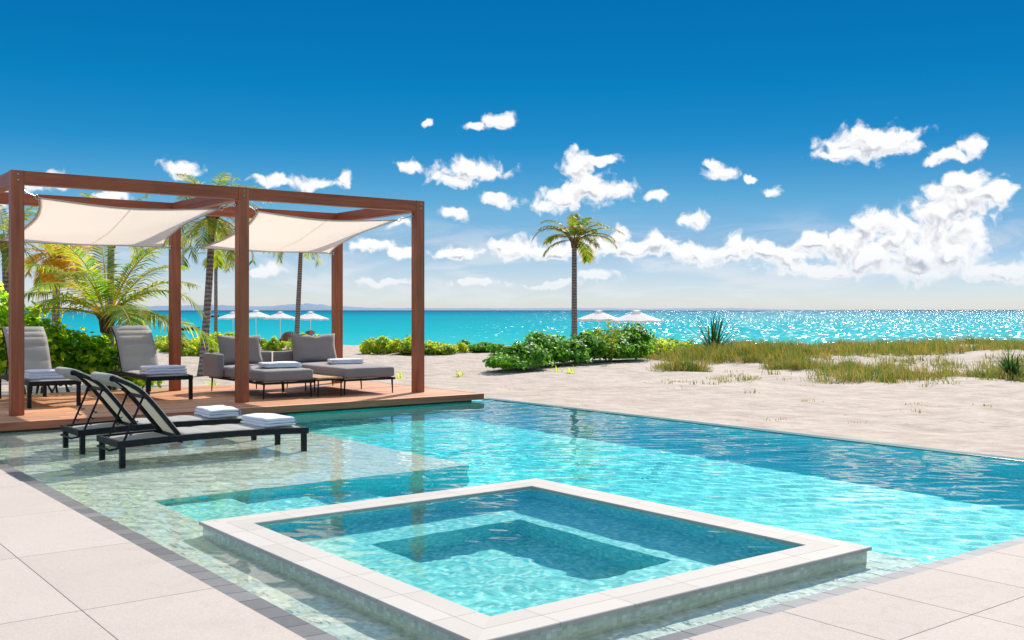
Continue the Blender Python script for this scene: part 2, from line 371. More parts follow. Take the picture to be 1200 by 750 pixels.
def uvtile(name, c0, c1, joint, L, Wd, jw, rough=.5, rand=.25, off=0.):
    """tiles laid along u (metres) and v (metres) of the UV map"""
    m, t, b = mat(name); uv = t.new('ShaderNodeUVMap').outputs[0]; u, v, _ = t.xyz(uv)
    cu = t.m('DIVIDE', u, L); cv = t.m('DIVIDE', v, Wd)
    fu = t.m('FRACT', cu); fv = t.m('FRACT', cv)
    du = t.m('MULTIPLY', t.m('MINIMUM', fu, t.m('SUBTRACT', 1., fu)), L); dv = t.m('MULTIPLY', t.m('MINIMUM', fv, t.m('SUBTRACT', 1., fv)), Wd)
    j = t.smooth(t.m('MINIMUM', du, dv), jw * .5, jw * 1.3)
    wn = t.new('ShaderNodeTexWhiteNoise', noise_dimensions='2D'); t.put(wn.inputs['Vector'], t.comb(t.m('FLOOR', cu), t.m('FLOOR', cv)))
    co = t.new('ShaderNodeTexCoord').outputs['Object']; n = t.noise(co, 45., 4, .6); n2 = t.noise(co, 2.5, 4)
    c = t.mix(t.m('ADD', t.m('MULTIPLY', wn.outputs[0], .6), t.m('MULTIPLY', n, .4)), c0, c1)
    k = t.m('ADD', 1 - rand * .5, t.m('MULTIPLY', n2, rand))
    c = t.mix(1., c, t.comb(k, k, k), 'MULTIPLY')
    t.put(b.inputs['Base Color'], t.mix(j, joint, c)); b.inputs['Roughness'].default_value = rough; b.inputs['Specular IOR Level'].default_value = .2
    bump(t, b, t.m('ADD', j, t.m('MULTIPLY', n, .25)), .002)
    return m
M['coping'] = uvtile('spa coping tile', (.43, .39, .335), (.52, .475, .415), (.28, .26, .23), .45, .135, .0018, .8, .14)
M['gutter'] = uvtile('slate gutter tile', (.11, .105, .10), (.25, .235, .22), (.045, .043, .04), .17, .6, .004, .35, .4)
M['edge_tile'] = simple('wet green edge tile', (.05, .15, .12), .2, 0, .3, 30)
def mosaic(name, cols, size=.03, rough=.25):
    """small square glass mosaic in world space on any face direction"""
    m, t, b = mat(name); g = t.new('ShaderNodeNewGeometry'); P = g.outputs['Position']
    q = t.v('ADD', t.v('DIVIDE', P, (size, size, size)), (.137, .219, .411))
    cell = t.v('FLOOR', q); fr = t.v('FRACTION', q)
    wn = t.new('ShaderNodeTexWhiteNoise', noise_dimensions='3D'); t.put(wn.inputs['Vector'], cell)
    a = t.v('ABSOLUTE', t.v('SUBTRACT', fr, (.5, .5, .5))); N = t.v('ABSOLUTE', g.outputs['True Normal'])
    a2 = t.v('MULTIPLY', a, t.v('SUBTRACT', (1, 1, 1), N)); x, y, z = t.xyz(a2)
    j = t.smooth(t.m('MAXIMUM', x, t.m('MAXIMUM', y, z)), .43, .47)
    c = t.ramp(wn.outputs[0], cols)
    big = t.noise(P, 1.1, 4); k = t.m('ADD', .9, t.m('MULTIPLY', big, .2))
    c = t.mix(1., c, t.comb(k, k, k), 'MULTIPLY')
    t.put(b.inputs['Base Color'], t.mix(t.m('MULTIPLY', j, .6), c, (.55, .57, .52)))
    b.inputs['Roughness'].default_value = rough
    return m
MC = [(0., (.48, .54, .43)), (.3, (.57, .62, .50)), (.6, (.64, .68, .56)), (.85, (.70, .73, .61)), (1., (.78, .80, .70))]
M['mosaic'] = mosaic('green glass mosaic', MC)
M['deep_mosaic'] = mosaic('turquoise glass mosaic', [(0., (.015, .62, .58)), (.5, (.03, .72, .66)), (.85, (.07, .80, .72)), (1., (.20, .86, .80))])
M['spa_mosaic'] = mosaic('pale turquoise glass mosaic', [(0., (.08, .52, .50)), (.5, (.18, .66, .60)), (.85, (.32, .76, .68)), (1., (.5, .86, .78))])
def sandmat():
    m, t, b = mat('coral sand'); g = t.new('ShaderNodeNewGeometry'); P = g.outputs['Position']
    n0 = t.noise(P, .35, 5, .55); n1 = t.noise(P, 2.2, 6, .65); n2 = t.noise(P, 30., 4, .7)
    x, y, z = t.xyz(P)
    c = t.mix(t.smooth(n1, .3, .7), (.34, .268, .205), (.47, .385, .305))
    c = t.mix(t.m('MULTIPLY', t.smooth(n2, .62, .75), .5), c, (.33, .25, .19))
    c = t.mix(t.m('MULTIPLY', t.smooth(n0, .5, .75), .35), c, (.56, .475, .39))
    # scattered seaweed, leaves and twigs
    vo = t.new('ShaderNodeTexVoronoi', feature='F1'); t.put(vo.inputs['Vector'], t.v('MULTIPLY', P, (1, 1, .2))); vo.inputs['Scale'].default_value = 3.2
    sp = t.m('MULTIPLY', t.smooth(vo.outputs['Distance'], .15, .08), t.smooth(n0, .44, .56))
    c = t.mix(t.m('MULTIPLY', sp, .75), c, (.16, .115, .075))
    wet = t.smooth(z, -1.35, -1.6); c = t.mix(wet, c, (.36, .31, .24))
    t.put(b.inputs['Base Color'], c); b.inputs['Roughness'].default_value = .92
    vb = t.new('ShaderNodeTexVoronoi', feature='SMOOTH_F1'); t.put(vb.inputs['Vector'], P); vb.inputs['Scale'].default_value = 3.4; vb.inputs['Smoothness'].default_value = 1.
    h = t.m('ADD', t.m('MULTIPLY', n1, .06), t.m('ADD', t.m('MULTIPLY', n2, .016), t.m('ADD', t.m('MULTIPLY', t.m('MULTIPLY', t.noise(P, 9., 4, .6), t.smooth(n0, .35, .65, .3, 1.2)), .05), t.m('MULTIPLY', vb.outputs['Distance'], .04))))
    bump(t, b, h, 1., .8)
    return m
M['sand'] = sandmat()
def seamat():
    m, t, b = mat('sea water'); g = t.new('ShaderNodeNewGeometry'); P = g.outputs['Position']
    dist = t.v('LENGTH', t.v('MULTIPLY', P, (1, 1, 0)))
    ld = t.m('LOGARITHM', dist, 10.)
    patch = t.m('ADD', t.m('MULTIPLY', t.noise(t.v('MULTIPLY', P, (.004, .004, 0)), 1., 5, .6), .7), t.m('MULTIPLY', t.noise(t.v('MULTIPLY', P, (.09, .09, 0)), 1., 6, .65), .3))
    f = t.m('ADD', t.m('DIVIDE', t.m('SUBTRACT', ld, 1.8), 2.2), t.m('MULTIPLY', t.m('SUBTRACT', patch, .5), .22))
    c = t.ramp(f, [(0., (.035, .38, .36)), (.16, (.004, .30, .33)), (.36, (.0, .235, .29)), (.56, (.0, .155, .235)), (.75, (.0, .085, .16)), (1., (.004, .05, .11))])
    t.put(b.inputs['Base Color'], c); b.inputs['Roughness'].default_value = .6; b.inputs['Specular IOR Level'].default_value = 0.
    gl = t.new('ShaderNodeBsdfGlossy'); gl.inputs['Roughness'].default_value = .17; gl.inputs['Color'].default_value = (1, 1, 1, 1)
    ms = t.new('ShaderNodeMixShader'); ms.inputs[0].default_value = .05
    t.l.new(b.outputs[0], ms.inputs[1]); t.l.new(gl.outputs[0], ms.inputs[2]); t.l.new(ms.outputs[0], m.node_tree.nodes['Material Output'].inputs[0])
    # wind ripples stretched across the wind; bigger waves further out
    a = t.new('ShaderNodeVectorRotate', rotation_type='Z_AXIS'); t.put(a.inputs['Vector'], P); a.inputs['Angle'].default_value = R(-YAW + 8)
    v = t.v('MULTIPLY', a.outputs[0], (1., .45, 1.))
    h = t.m('ADD', t.m('MULTIPLY', t.noise(v, .9, 4, .6), .20), t.m('ADD', t.m('MULTIPLY', t.noise(v, .22, 3, .5), .55), t.m('MULTIPLY', t.noise(v, 4., 2, .5), .035)))
    bump(t, b, h, 1., .3)
    # wavelet facets, each with its own tilt: they flash where they face the sun
    q = t.v('DIVIDE', t.v('ADD', P, t.v('SCALE', t.v('SUBTRACT', t.new('ShaderNodeTexNoise').outputs['Color'], (.5, .5, .5)), sc=.4)), (.34, .34, 1000.))
    wn = t.new('ShaderNodeTexWhiteNoise', noise_dimensions='3D'); t.put(wn.inputs['Vector'], t.v('FLOOR', q))
    wn2 = t.new('ShaderNodeTexWhiteNoise', noise_dimensions='3D'); t.put(wn2.inputs['Vector'], t.v('ADD', t.v('FLOOR', q), (37.3, 11.1, 5.)))
    dv = t.v('MULTIPLY', t.v('SUBTRACT', t.v('ADD', wn.outputs['Color'], wn2.outputs['Color']), (1., 1., 1.)), (.62, .62, 0))
    t.put(gl.inputs['Normal'], t.v('NORMALIZE', t.v('ADD', dv, (0, 0, 1))))
    return m
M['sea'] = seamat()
def watermat(name, dens, col):
    m, t, b = mat(name)
    b.inputs['Transmission Weight'].default_value = 1; b.inputs['Roughness'].default_value = 0; b.inputs['IOR'].default_value = 1.33
    b.inputs['Base Color'].default_value = (*col, 1)
    return m
M['pool_water'] = watermat('pool water', 1.0, (.90, .99, .985))
M['spa_water'] = watermat('spa water', 1.0, (.86, .985, .98))

# ------------------------------------------------------------------ terrain and sea
def sstep(a, b, x):
    t = max(0., min(1., (x - a) / (b - a))); return t * t * (3 - 2 * t)
def height(x, y):
    d = FW[0] * x + FW[1] * y; l = RT[0] * x + RT[1] * y
    edge = max(0., min(1., max(x - 9.8, y - 17.2) / 3.))
    h = -.07 - .05 * edge
    n = noise.fractal(Vector((x * .22, y * .22, 0)), 1., 2., 4)
    h += edge * n * .07
    h += edge * .05 * noise.noise(Vector((x * 1.3, y * 1.3, 3.)))
    b = l / max(d, 1.)
    if d > 18: h += sstep(.10, .25, b) * sstep(26, 33, d) * (1 - sstep(36, 48, d)) * (.14 + .16 * n)
    h -= sstep(40, 84, d) * 1.62
    h -= sstep(84, 200, d) * 2.5 + sstep(200, 600, d) * 6
    return h
def lines(a, b, segs):
    out = [a]
    return out
def axis(breaks):
    out = []
    for (a, b, st) in breaks:
        n = max(1, round((b - a) / st)); out += [a + (b - a) * i / n for i in range(n)]
    out.append(breaks[-1][1]); return out
XS = axis([(-700, -100, 60), (-100, -15, 8), (-15, 2, 1.2), (2, 9.8, .6), (9.8, 34, .28), (34, 70, .7), (70, 130, 3), (130, 700, 50)])
YS = axis([(-700, -100, 60), (-100, -8, 8), (-8, 3, 1.1), (3, 13.3, .5), (13.3, 40, .28), (40, 80, .8), (80, 140, 3), (140, 700, 50)])
def build_ground():
    mb = MB(); idx = {}
    for j, y in enumerate(YS):
        for i, x in enumerate(XS):
            idx[i, j] = len(mb.v); mb.v.append((x, y, height(x, y)))
    for j in range(len(YS) - 1):
        for i in range(len(XS) - 1):
            cx = (XS[i] + XS[i + 1]) / 2; cy = (YS[j] + YS[j + 1]) / 2
            if -15 < cx < 9.8 and -8 < cy < 13.3: continue
            mb.f.append([idx[i, j], idx[i + 1, j], idx[i + 1, j + 1], idx[i, j + 1]]); mb.uv += [(0, 0)] * 4; mb.smooth.append(True); mb.mi.append(0)
    tag(mb.build('sand_ground', M['sand']), 'pale coral sand of the beach beyond the pool edge', kind='structure')
build_ground()
mb = MB(); SZ = 60000
cs = pos(600, 0, -1.6)
mb.add([(-SZ, -SZ, -1.6), (SZ, -SZ, -1.6), (SZ, SZ, -1.6), (-SZ, SZ, -1.6)], [(0, 1, 2, 3)])
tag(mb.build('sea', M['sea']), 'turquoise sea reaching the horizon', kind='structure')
def island(name, label, d, pts, depth=900):
    """low far island: ridge heights (bearing, height m) with real depth behind"""
    mb = MB(); rows = 6; n = []
    fine = []
    for k in range(len(pts) - 1):
        for s in range(10):
            t = s / 10; b = pts[k][0] * (1 - t) + pts[k + 1][0] * t; h = pts[k][1] * (1 - t) + pts[k + 1][1] * t; fine.append((b, h))
    fine.append(pts[-1]); nc = len(fine)
    for r in range(rows + 1):
        for (b, h) in fine:
            p = pos(b, d + depth * r / rows); k = math.sin(math.pi * min(1, r / rows * 1.0))
            hh = h * k * (1 + .25 * noise.noise(Vector((b * .06, r * 1.3, 0)))) * (.9 + .2 * noise.noise(Vector((b * .3, r, 5)))) - 2
            mb.v.append((p.x, p.y, hh - 1.6 + 1.6))
    for r in range(rows):
        for i in range(nc - 1):
            mb.f.append([r * nc + i, r * nc + i + 1, (r + 1) * nc + i + 1, (r + 1) * nc + i]); mb.uv += [(0, 0)] * 4; mb.smooth.append(True); mb.mi.append(0)
    tag(mb.build(name, M['island']), label, kind='structure')
M['island'] = simple('distant scrubby hills', (.13, .20, .27), .95, 0, .2, .004, .0)  # bluish tone of distant haze is put into the base colour
island('hills', 'long low island with a soft hill on the horizon', 5200, [(60, 0), (150, 22), (215, 30), (260, 32), (310, 24), (340, 36), (362, 42), (385, 30), (430, 16), (500, 13), (560, 14), (620, 13), (690, 15), (760, 11), (840, 15), (880, 12), (925, 5), (1000, 2), (1040, 0)])

# ------------------------------------------------------------------ pool
def recv(o): o.cycles.is_caustics_receiver = True; return o
LED = -.13; FLOOR = -1.15
mb = MB()
mb.box((1.9, 2.9, FLOOR - .3), (9.83, 13.4, FLOOR))                     # floor
mb.box((9.68, 2.94, FLOOR), (9.84, 13.29, -.004)); mb.box((5.6, 2.7, FLOOR), (9.68, 3.12, -.035)); mb.box((5.6, 12.98, FLOOR), (9.68, 13.4, -.02))
mb.box((2.12, 7.843, FLOOR), (5.553, 12.98, LED - .03)); mb.box((2.7, 3.14, FLOOR), (5.503, 3.61, LED - .03))
pool = recv(mb.build('pool_basin', M['deep_mosaic'])); tag(pool, 'deep turquoise mosaic basin of the swimming pool', kind='structure')
mb = MB()
mb.box((1.7, 2.94, FLOOR), (2.10, 13.4, -.035)); mb.box((2.10, 2.7, FLOOR), (5.6, 3.12, -.035)); mb.box((2.10, 12.98, FLOOR), (5.6, 13.4, -.02))
mb.box((2.10, 7.84, LED - .03), (5.55, 12.98, LED))                    # sun shelf
mb.box((2.10, 3.12, FLOOR), (2.63, 7.84, LED))                         # strip beside the spa
mb.box((2.63, 3.12, LED - .03), (5.50, 3.60, LED))
shelf = recv(mb.build('sun_shelf', M['mosaic'])); tag(shelf, 'shallow sage green mosaic shelf of the pool', kind='structure')
mb = MB(); mb.box((2.63, 6.5, FLOOR), (3.22, 7.838, LED - .20)); mb.box((3.22, 6.3, FLOOR), (3.82, 7.838, LED - .40)); mb.box((3.82, 6.3, FLOOR), (4.42, 7.838, LED - .60))
st_ = recv(mb.build('pool_steps', M['spa_mosaic'])); tag(st_, 'steps going down into the pool beside the hot tub', kind='structure')
mb = MB(); mb.box((9.68, 2.94, -.003), (9.84, 13.29, .008), .003)
tag(mb.build('infinity_edge', M['edge_tile']), 'thin dark green rim of the infinity edge beside the sand', kind='structure')
# gutters
def strip(mb, p, q, n_in, w, z0, z1, u0=0):
    """sloped strip from p to q; n_in points to the water"""
    p = Vector(p); q = Vector(q); n = Vector(n_in); L = (q - p).length
    vs = [p + Vector((0, 0, z0)), q + Vector((0, 0, z0)), q + n * w + Vector((0, 0, z1)), p + n * w + Vector((0, 0, z1))]
    mb.add(vs, [(0, 1, 2, 3)], [((0, .3), (L, .3), (L, .3 + w), (0, .3 + w))])
mb = MB(); strip(mb, (2.0, 3.04, 0), (2.0, 13.3, 0), (1, 0, 0), .12, .013, .009); strip(mb, (2.0, 3.04, 0), (9.86, 3.04, 0), (0, 1, 0), .095, .013, .009)
mb.add([(2.0, 3.04, .012), (2.0, 3.04, -.3), (9.86, 3.04, -.3), (9.86, 3.04, .012)], [(0, 1, 2, 3)], [((0, 0), (0, .3), (1, .3), (1, 0))])
tag(mb.build('pool_gutter', M['gutter']), 'row of small grey slate tiles along the pool edge', kind='structure')

WAVES = []
rw = random.Random(3)
for i in range(34):
    lam = .10 * (1.1 / .10) ** (rw.random()); a = rw.gauss(R(50), .7); WAVES.append((lam, a, rw.random() * 6.28, lam * .00078 * (1 + .8 * rw.random()) / (1 + (lam / .7) ** 2)))
def wave(x, y, k=1.):
    s = 0.
    g = .55 + .9 * max(0., min(1., .5 + 1.1 * noise.noise(Vector((x * .45, y * .45, 1.)))))
    for lam, a, p, am in WAVES: s += am * math.sin(6.28318 / lam * (x * math.cos(a) + y * math.sin(a)) + p)
    return s * k * g
def water(name, x0, x1, y0, y1, z, zb, st, hole=None, k=1., mat_=None, parent=None):
    nx = round((x1 - x0) / st); ny = round((y1 - y0) / st); xs = [x0 + (x1 - x0) * i / nx for i in range(nx + 1)]; ys = [y0 + (y1 - y0) * j / ny for j in range(ny + 1)]
    keep = lambda i, j: 0 <= i < nx and 0 <= j < ny and not (hole and hole[0] < (xs[i] + xs[i + 1]) / 2 < hole[1] and hole[2] < (ys[j] + ys[j + 1]) / 2 < hole[3])
    V = []; top = {}; bot = {}; Fc = []; sm = []
    def T(i, j):
        if (i, j) not in top: top[i, j] = len(V); V.append((xs[i], ys[j], z + wave(xs[i], ys[j], k)))
        return top[i, j]
    def B(i, j):
        if (i, j) not in bot: bot[i, j] = len(V); V.append((xs[i], ys[j], zb))
        return bot[i, j]
    for j in range(ny):
        for i in range(nx):
            if not keep(i, j): continue
            Fc.append((T(i, j), T(i + 1, j), T(i + 1, j + 1), T(i, j + 1))); sm.append(True)
            Fc.append((B(i, j), B(i, j + 1), B(i + 1, j + 1), B(i + 1, j))); sm.append(False)
            for (di, dj, a, b) in ((0, -1, (i, j), (i + 1, j)), (1, 0, (i + 1, j), (i + 1, j + 1)), (0, 1, (i + 1, j + 1), (i, j + 1)), (-1, 0, (i, j + 1), (i, j))):
                if not keep(i + di, j + dj): Fc.append((T(*b), T(*a), B(*a), B(*b))); sm.append(False)
    me = bpy.data.meshes.new(name); me.from_pydata(V, [], Fc); me.polygons.foreach_set('use_smooth', sm); me.materials.append(mat_); me.update()
    o = bpy.data.objects.new(name, me); COL.objects.link(o); o.parent = parent; o.cycles.is_caustics_caster = True
    return o
SX0, SX1, SY0, SY1 = 2.46, 5.25, 3.42, 6.47        # spa outline
w = water('pool_water', 2.06, 9.70, 3.07, 13.05, 0., FLOOR - .1, .03, (SX0 + .12, SX1 - .12, SY0 + .12, SY1 - .12), 1., M['pool_water'])
tag(w, 'clear rippled turquoise pool water', kind='structure')
# ------------------------------------------------------------------ spa
spa = tag(empty('hot_tub', ((SX0 + SX1) / 2, (SY0 + SY1) / 2, LED)), 'square raised hot tub with pale stone coping inside the pool', 'hot tub')
def at_parent(o, par): o.parent = par; o.matrix_parent_inverse = par.matrix_basis.inverted(); return o
CW = .262; CT = .062
mb = MB(); i = .02
mb.box((SX0 + i, SY0 + i, FLOOR), (SX1 - i, SY0 + CW - i, CT - .021)); mb.box((SX0 + i, SY1 - CW + i, FLOOR), (SX1 - i, SY1 - i, CT - .021))
mb.box((SX0 + i, SY0 + CW - i, FLOOR), (SX0 + CW - i, SY1 - CW + i, CT - .021)); mb.box((SX1 - CW + i, SY0 + CW - i, FLOOR), (SX1 - i, SY1 - CW + i, CT - .021))
at_parent(recv(mb.build('wall', M['mosaic'])), spa)
mb = MB(); a, b2, c, d2 = SX0 + CW - i, SX1 - CW + i, SY0 + CW - i, SY1 - CW + i; BW = .56; BZ = -.36; WZ = -.80
mb.box((a, c, FLOOR), (b2, d2, WZ))
e = .001
mb.box((a + e, c + e, WZ), (b2 - e, c + BW, BZ)); mb.box((a + e, d2 - BW, WZ), (b2 - e, d2 - e, BZ)); mb.box((a + e, c + BW, WZ), (a + BW, d2 - BW, BZ)); mb.box((b2 - BW, c + BW, WZ), (b2 - e, d2 - BW, BZ))
at_parent(recv(mb.build('bench', M['spa_mosaic'])), spa)
mb = MB(); q_ = .004
mb.box((a, c, BZ), (a + q_, d2, CT - .0205)); mb.box((b2 - q_, c, BZ), (b2, d2, CT - .0205)); mb.box((a + q_, c, BZ), (b2 - q_, c + q_, CT - .0205)); mb.box((a + q_, d2 - q_, BZ), (b2 - q_, d2, CT - .0205))
at_parent(recv(mb.build('inner_lining', M['spa_mosaic'])), spa)
mb = MB()
def coping_side(p, q, n_in):
    p = Vector(p); q = Vector(q); dr = (q - p).normalized(); n = Vector(n_in); L = (q - p).length
    o0, o1, i0, i1 = p, q, p + n * CW + dr * CW, q + n * CW - dr * CW
    up = Vector((0, 0, CT)); lo = Vector((0, 0, CT - .020)); g = .0012
    b0 = .004
    vs = [o0 + lo, o1 + lo, i1 + lo, i0 + lo]
    tp = [o0 + up + (n + dr) * b0, o1 + up + (n - dr) * b0, i1 + up + (dr - n) * b0, i0 + up - (n + dr) * b0]
    md = [o0 + up - Vector((0, 0, b0)), o1 + up - Vector((0, 0, b0)), i1 + up - Vector((0, 0, b0)), i0 + up - Vector((0, 0, b0))]
    U = [0, L, L - CW, CW]; V_ = [.004, .004, CW + .004, CW + .004]
    uv = lambda ids: [(U[k], V_[k]) for k in ids]
    mb.add(tp, [(0, 1, 2, 3)], [uv((0, 1, 2, 3))])
    mb.add(vs + md + tp, [(0, 1, 5, 4), (4, 5, 9, 8), (2, 3, 7, 6), (6, 7, 11, 10), (3, 2, 1, 0)], [[(0, .03), (L, .03), (L, .06), (0, .06)]] * 4 + [uv((3, 2, 1, 0))])
ps = [(SX0, SY0, 0), (SX1, SY0, 0), (SX1, SY1, 0), (SX0, SY1, 0)]
for k, nn in enumerate(((0, 1, 0), (-1, 0, 0), (0, -1, 0), (1, 0, 0))): coping_side(ps[k], ps[(k + 1) % 4], nn)
at_parent(mb.build('coping', M['coping']), spa)
at_parent(water('water', SX0 + CW - .03, SX1 - CW + .03, SY0 + CW - .03, SY1 - CW + .03, .048, -1.05, .02, None, .9, M['spa_water']), spa)
for (x, y) in ((SX1 - CW + .012, 4.4), (SX1 - CW + .012, 5.5)):
    mb = MB(); mb.tube([(x, y, -.2), (x - .022, y, -.2)], .03, 14); at_parent(recv(mb.build('jet_nozzle', M['white_paint'])), spa)

# ------------------------------------------------------------------ terrace
mb = MB(); G = .0016; T0, T1 = -.05, .015
def slab(x0, x1, y0, y1): mb.box((x0 + G, y0 + G, T0), (x1 - G, y1 - G, T1), .0035)
cols = [2.0 - .64 * k for k in range(0, 12)]; rows = [5.05 + 1.293 * k for k in range(-10, 7)]
for i in range(len(cols) - 1):
    for j in range(len(rows) - 1):
        if rows[j] < -7.9: continue
        slab(cols[i + 1], cols[i], rows[j], min(rows[j + 1], 12.88))
cx = [2.0 + .647 * k for k in range(0, 13)]; cy = [3.04, 2.47] + [2.47 - 1.29 * k for k in range(1, 8)]
for i in range(len(cx) - 1):
    for j in range(len(cy) - 1): slab(cx[i], min(cx[i + 1], 9.84), cy[j + 1], cy[j])
tag(mb.build('terrace_paving', M['stone']), 'large pale stone slabs around the pool', kind='structure')
mb = MB(); mb.box((-15, -8, -.3), (1.995, 13.35, -.012)); mb.box((1.995, -8, -.3), (9.84, 3.035, -.012))
tag(mb.build('terrace_base', M['joint']), 'mortar bed under the terrace slabs', kind='structure')

# ------------------------------------------------------------------ timber deck
DZ = .12; DX0, DX1, DY0, DY1 = -3., 9.44, 12.92, 17.2
deck = empty('timber_deck', (DX0, DY0, 0)); tag(deck, 'reddish timber deck between the pool and the beach', 'deck', kind='structure')
mb = MB(); bw = .14; y = DY0 + .03; rk = random.Random(5)
while y < DY1 - .05:
    x = DX0 - rk.random() * 2
    while x < DX1:
        L = rk.choice([2.4, 3.0, 3.6, 4.2]); x0, x1 = max(x, DX0), min(x + L, DX1 - .032)
        if x1 - x0 > .03: mb.box((x0 + .0015, y + .003, DZ - .03), (x1 - .0015, min(y + bw, DY1) - .003, DZ + rk.uniform(-.001, .001)), .003)
        x += L
    y += bw
at_parent(mb.build('decking', M['deck_wood']), deck)
mb = MB(); mb.box((DX0, DY0, .03), (DX1, DY0 + .029, DZ + .002), .004); at_parent(mb.build('edge_board', wood('front edge board', 0, (.30, .085, .035), (.50, .17, .08), .8, .7)), deck)
mb = MB(); mb.box((DX1 - .029, DY0 + .031, .03), (DX1, DY1, DZ + .002), .004); at_parent(mb.build('edge_board', wood('end board', 1, (.24, .10, .05), (.46, .22, .12), .8)), deck)
mb = MB(); mb.box((DX0, DY0 + .12, -.12), (DX1 - .15, DY1 - .1, DZ - .034)); at_parent(mb.build('underframe', M['stem']), deck)

# ------------------------------------------------------------------ pergola
perg = tag(empty('pergola', (5.87, 15.1, DZ)), 'open dark red timber pergola standing on the deck', 'pergola')
PX = [2.95, 5.87, 8.79]; PYF, PYB = 13.8, 16.47; PT = 3.135; PW = .15; BH = .17
for x in PX:
    for y in (PYF, PYB):
        mb = MB(); mb.box((x - PW / 2, y - PW / 2, DZ + .001), (x + PW / 2, y + PW / 2, PT), .005); pp = at_parent(mb.build('post', M['post_wood_z']), perg)
        mb = MB(); mb.box((x - .03, y - PW / 2 - .006, DZ), (x + .03, y - PW / 2 - .0005, DZ + .06), .001); mb.box((x - .03, y - PW / 2 - .05, DZ + .002), (x + .03, y - PW / 2 - .006, DZ + .008), .001)
        q = mb.build('foot_bracket', M['steel']); q.parent = pp; q.matrix_parent_inverse = perg.matrix_basis.inverted()
for x in PX:
    mb = MB()
    for zz_ in (PT - .05, PT - .12):
        mb = MB(); mb.tube([(x, PYF - PW / 2 + .001, zz_), (x, PYF - PW / 2 - .008, zz_)], .011, 8); at_parent(mb.build('bolt', M['steel']), perg)
for y in (PYF, PYB):
    for k in (0, 1):
        mb = MB(); mb.box((PX[k] + PW / 2 + .001, y - .068, PT - BH), (PX[k + 1] - PW / 2 - .001, y + .068, PT - .002), .005); at_parent(mb.build('beam', M['post_wood_x']), perg)
for x in PX:
    mb = MB(); mb.box((x - .068, PYF + PW / 2 + .001, PT - BH), (x + .068, PYB - PW / 2 - .001, PT - .003), .005); at_parent(mb.build('beam', M['post_wood_y']), perg)

# ------------------------------------------------------------------ shade sails
def sail(x0, x1, label):
    root = tag(empty('shade_sail', ((x0 + x1) / 2, 15.1, 2.4)), label, 'shade sail', 'shade sails tied to the pergola')
    C4 = [Vector((x0, 13.95, 2.83)), Vector((x1, 13.95, 2.83)), Vector((x1, 16.2, 2.41)), Vector((x0, 16.2, 2.41))]
    n = 36; cen = sum(C4, Vector()) / 4
    def P(u, v):
        p = C4[0].lerp(C4[1], u).lerp(C4[3].lerp(C4[2], u), v)
        # edges pulled inwards, cloth hanging slightly
        ux = .17 * (1 - (2 * v - 1) ** 2) * (1 - 2 * u); vy = .12 * (1 - (2 * u - 1) ** 2) * (1 - 2 * v)
        p.x += ux; p.y += vy
        p.z -= .07 * 16 * u * (1 - u) * v * (1 - v) + .05 * 4 * u * (1 - u) * (1 - v) + .02 * 4 * u * (1 - u) * v
        p.z += .004 * math.sin(9 * u + 14 * v)
        return p
    mb = MB(); vs = [P(i / n, j / n) for j in range(n + 1) for i in range(n + 1)]
    mb.add(vs, [(j * (n + 1) + i, j * (n + 1) + i + 1, (j + 1) * (n + 1) + i + 1, (j + 1) * (n + 1) + i) for j in range(n) for i in range(n)], None, True)
    cl = at_parent(mb.build('cloth', M['sail']), root)
    sol = cl.modifiers.new('thickness', 'SOLIDIFY'); sol.thickness = .003
    for pts in ([P(i / n, 0) for i in range(n + 1)], [P(1, i / n) for i in range(n + 1)], [P(1 - i / n, 1) for i in range(n + 1)], [P(0, 1 - i / n) for i in range(n + 1)]):
        mb = MB()
        prev = None; inn = []
        for p in pts:
            dr = (cen - p); dr.z *= .3; inn.append(p + dr.normalized() * .045)
        k = len(pts)
        mb.add([p + Vector((0, 0, -.006)) for p in pts] + [p + Vector((0, 0, -.006)) for p in inn], [(a_, a_ + 1, k + a_ + 1, k + a_) for a_ in range(k - 1)], None, True)
        mb.tube(pts, .009, 6)
        at_parent(mb.build('hem', M['hem']), root)
    for u_ in (.5,):
        mb = MB(); pts = [(P(u_ - .006, j / 24), P(u_ + .006, j / 24)) for j in range(25)]; vs = [q_ + Vector((0, 0, -.005)) for pr_ in pts for q_ in pr_]
        mb.add(vs, [(2 * j, 2 * j + 1, 2 * j + 3, 2 * j + 2) for j in range(24)], None, True); at_parent(mb.build('seam', M['sail']), root)
    pyx = [PX[0] + PW / 2 if x0 < 5 else PX[1] + PW / 2, PX[1] - PW / 2 if x0 < 5 else PX[2] - PW / 2]
    for c, t in ((C4[0], (pyx[0], 13.83, 2.90)), (C4[1], (pyx[1], 13.83, 2.90)), (C4[2], (pyx[1], 16.44, 2.42)), (C4[3], (pyx[0], 16.44, 2.42))):
        t = Vector(t); mb = MB(); dr = (t - c).normalized()
        ring = []
        for k in range(13):
            a_ = 2 * math.pi * k / 12; ring.append(c + dr * .03 + dr * math.cos(a_) * .03 + Vector((0, 0, 1)) * math.sin(a_) * .03)
        mb.tube(ring, .005, 6); mb.tube([c + dr * .06, t - dr * .04], .008, 6); mb.tube([t - dr * .05, t + dr * .002], .013, 8)
        mb.tube([t - dr * .004, t + dr * .002], .028, 12)
        at_parent(mb.build('fitting', M['steel']), root)
    return root
sail(3.24, 5.60, 'off white shade sail stretched over the sun loungers, left bay of the pergola')
sail(6.17, 8.50, 'off white shade sail stretched over the grey sofas, right bay of the pergola')

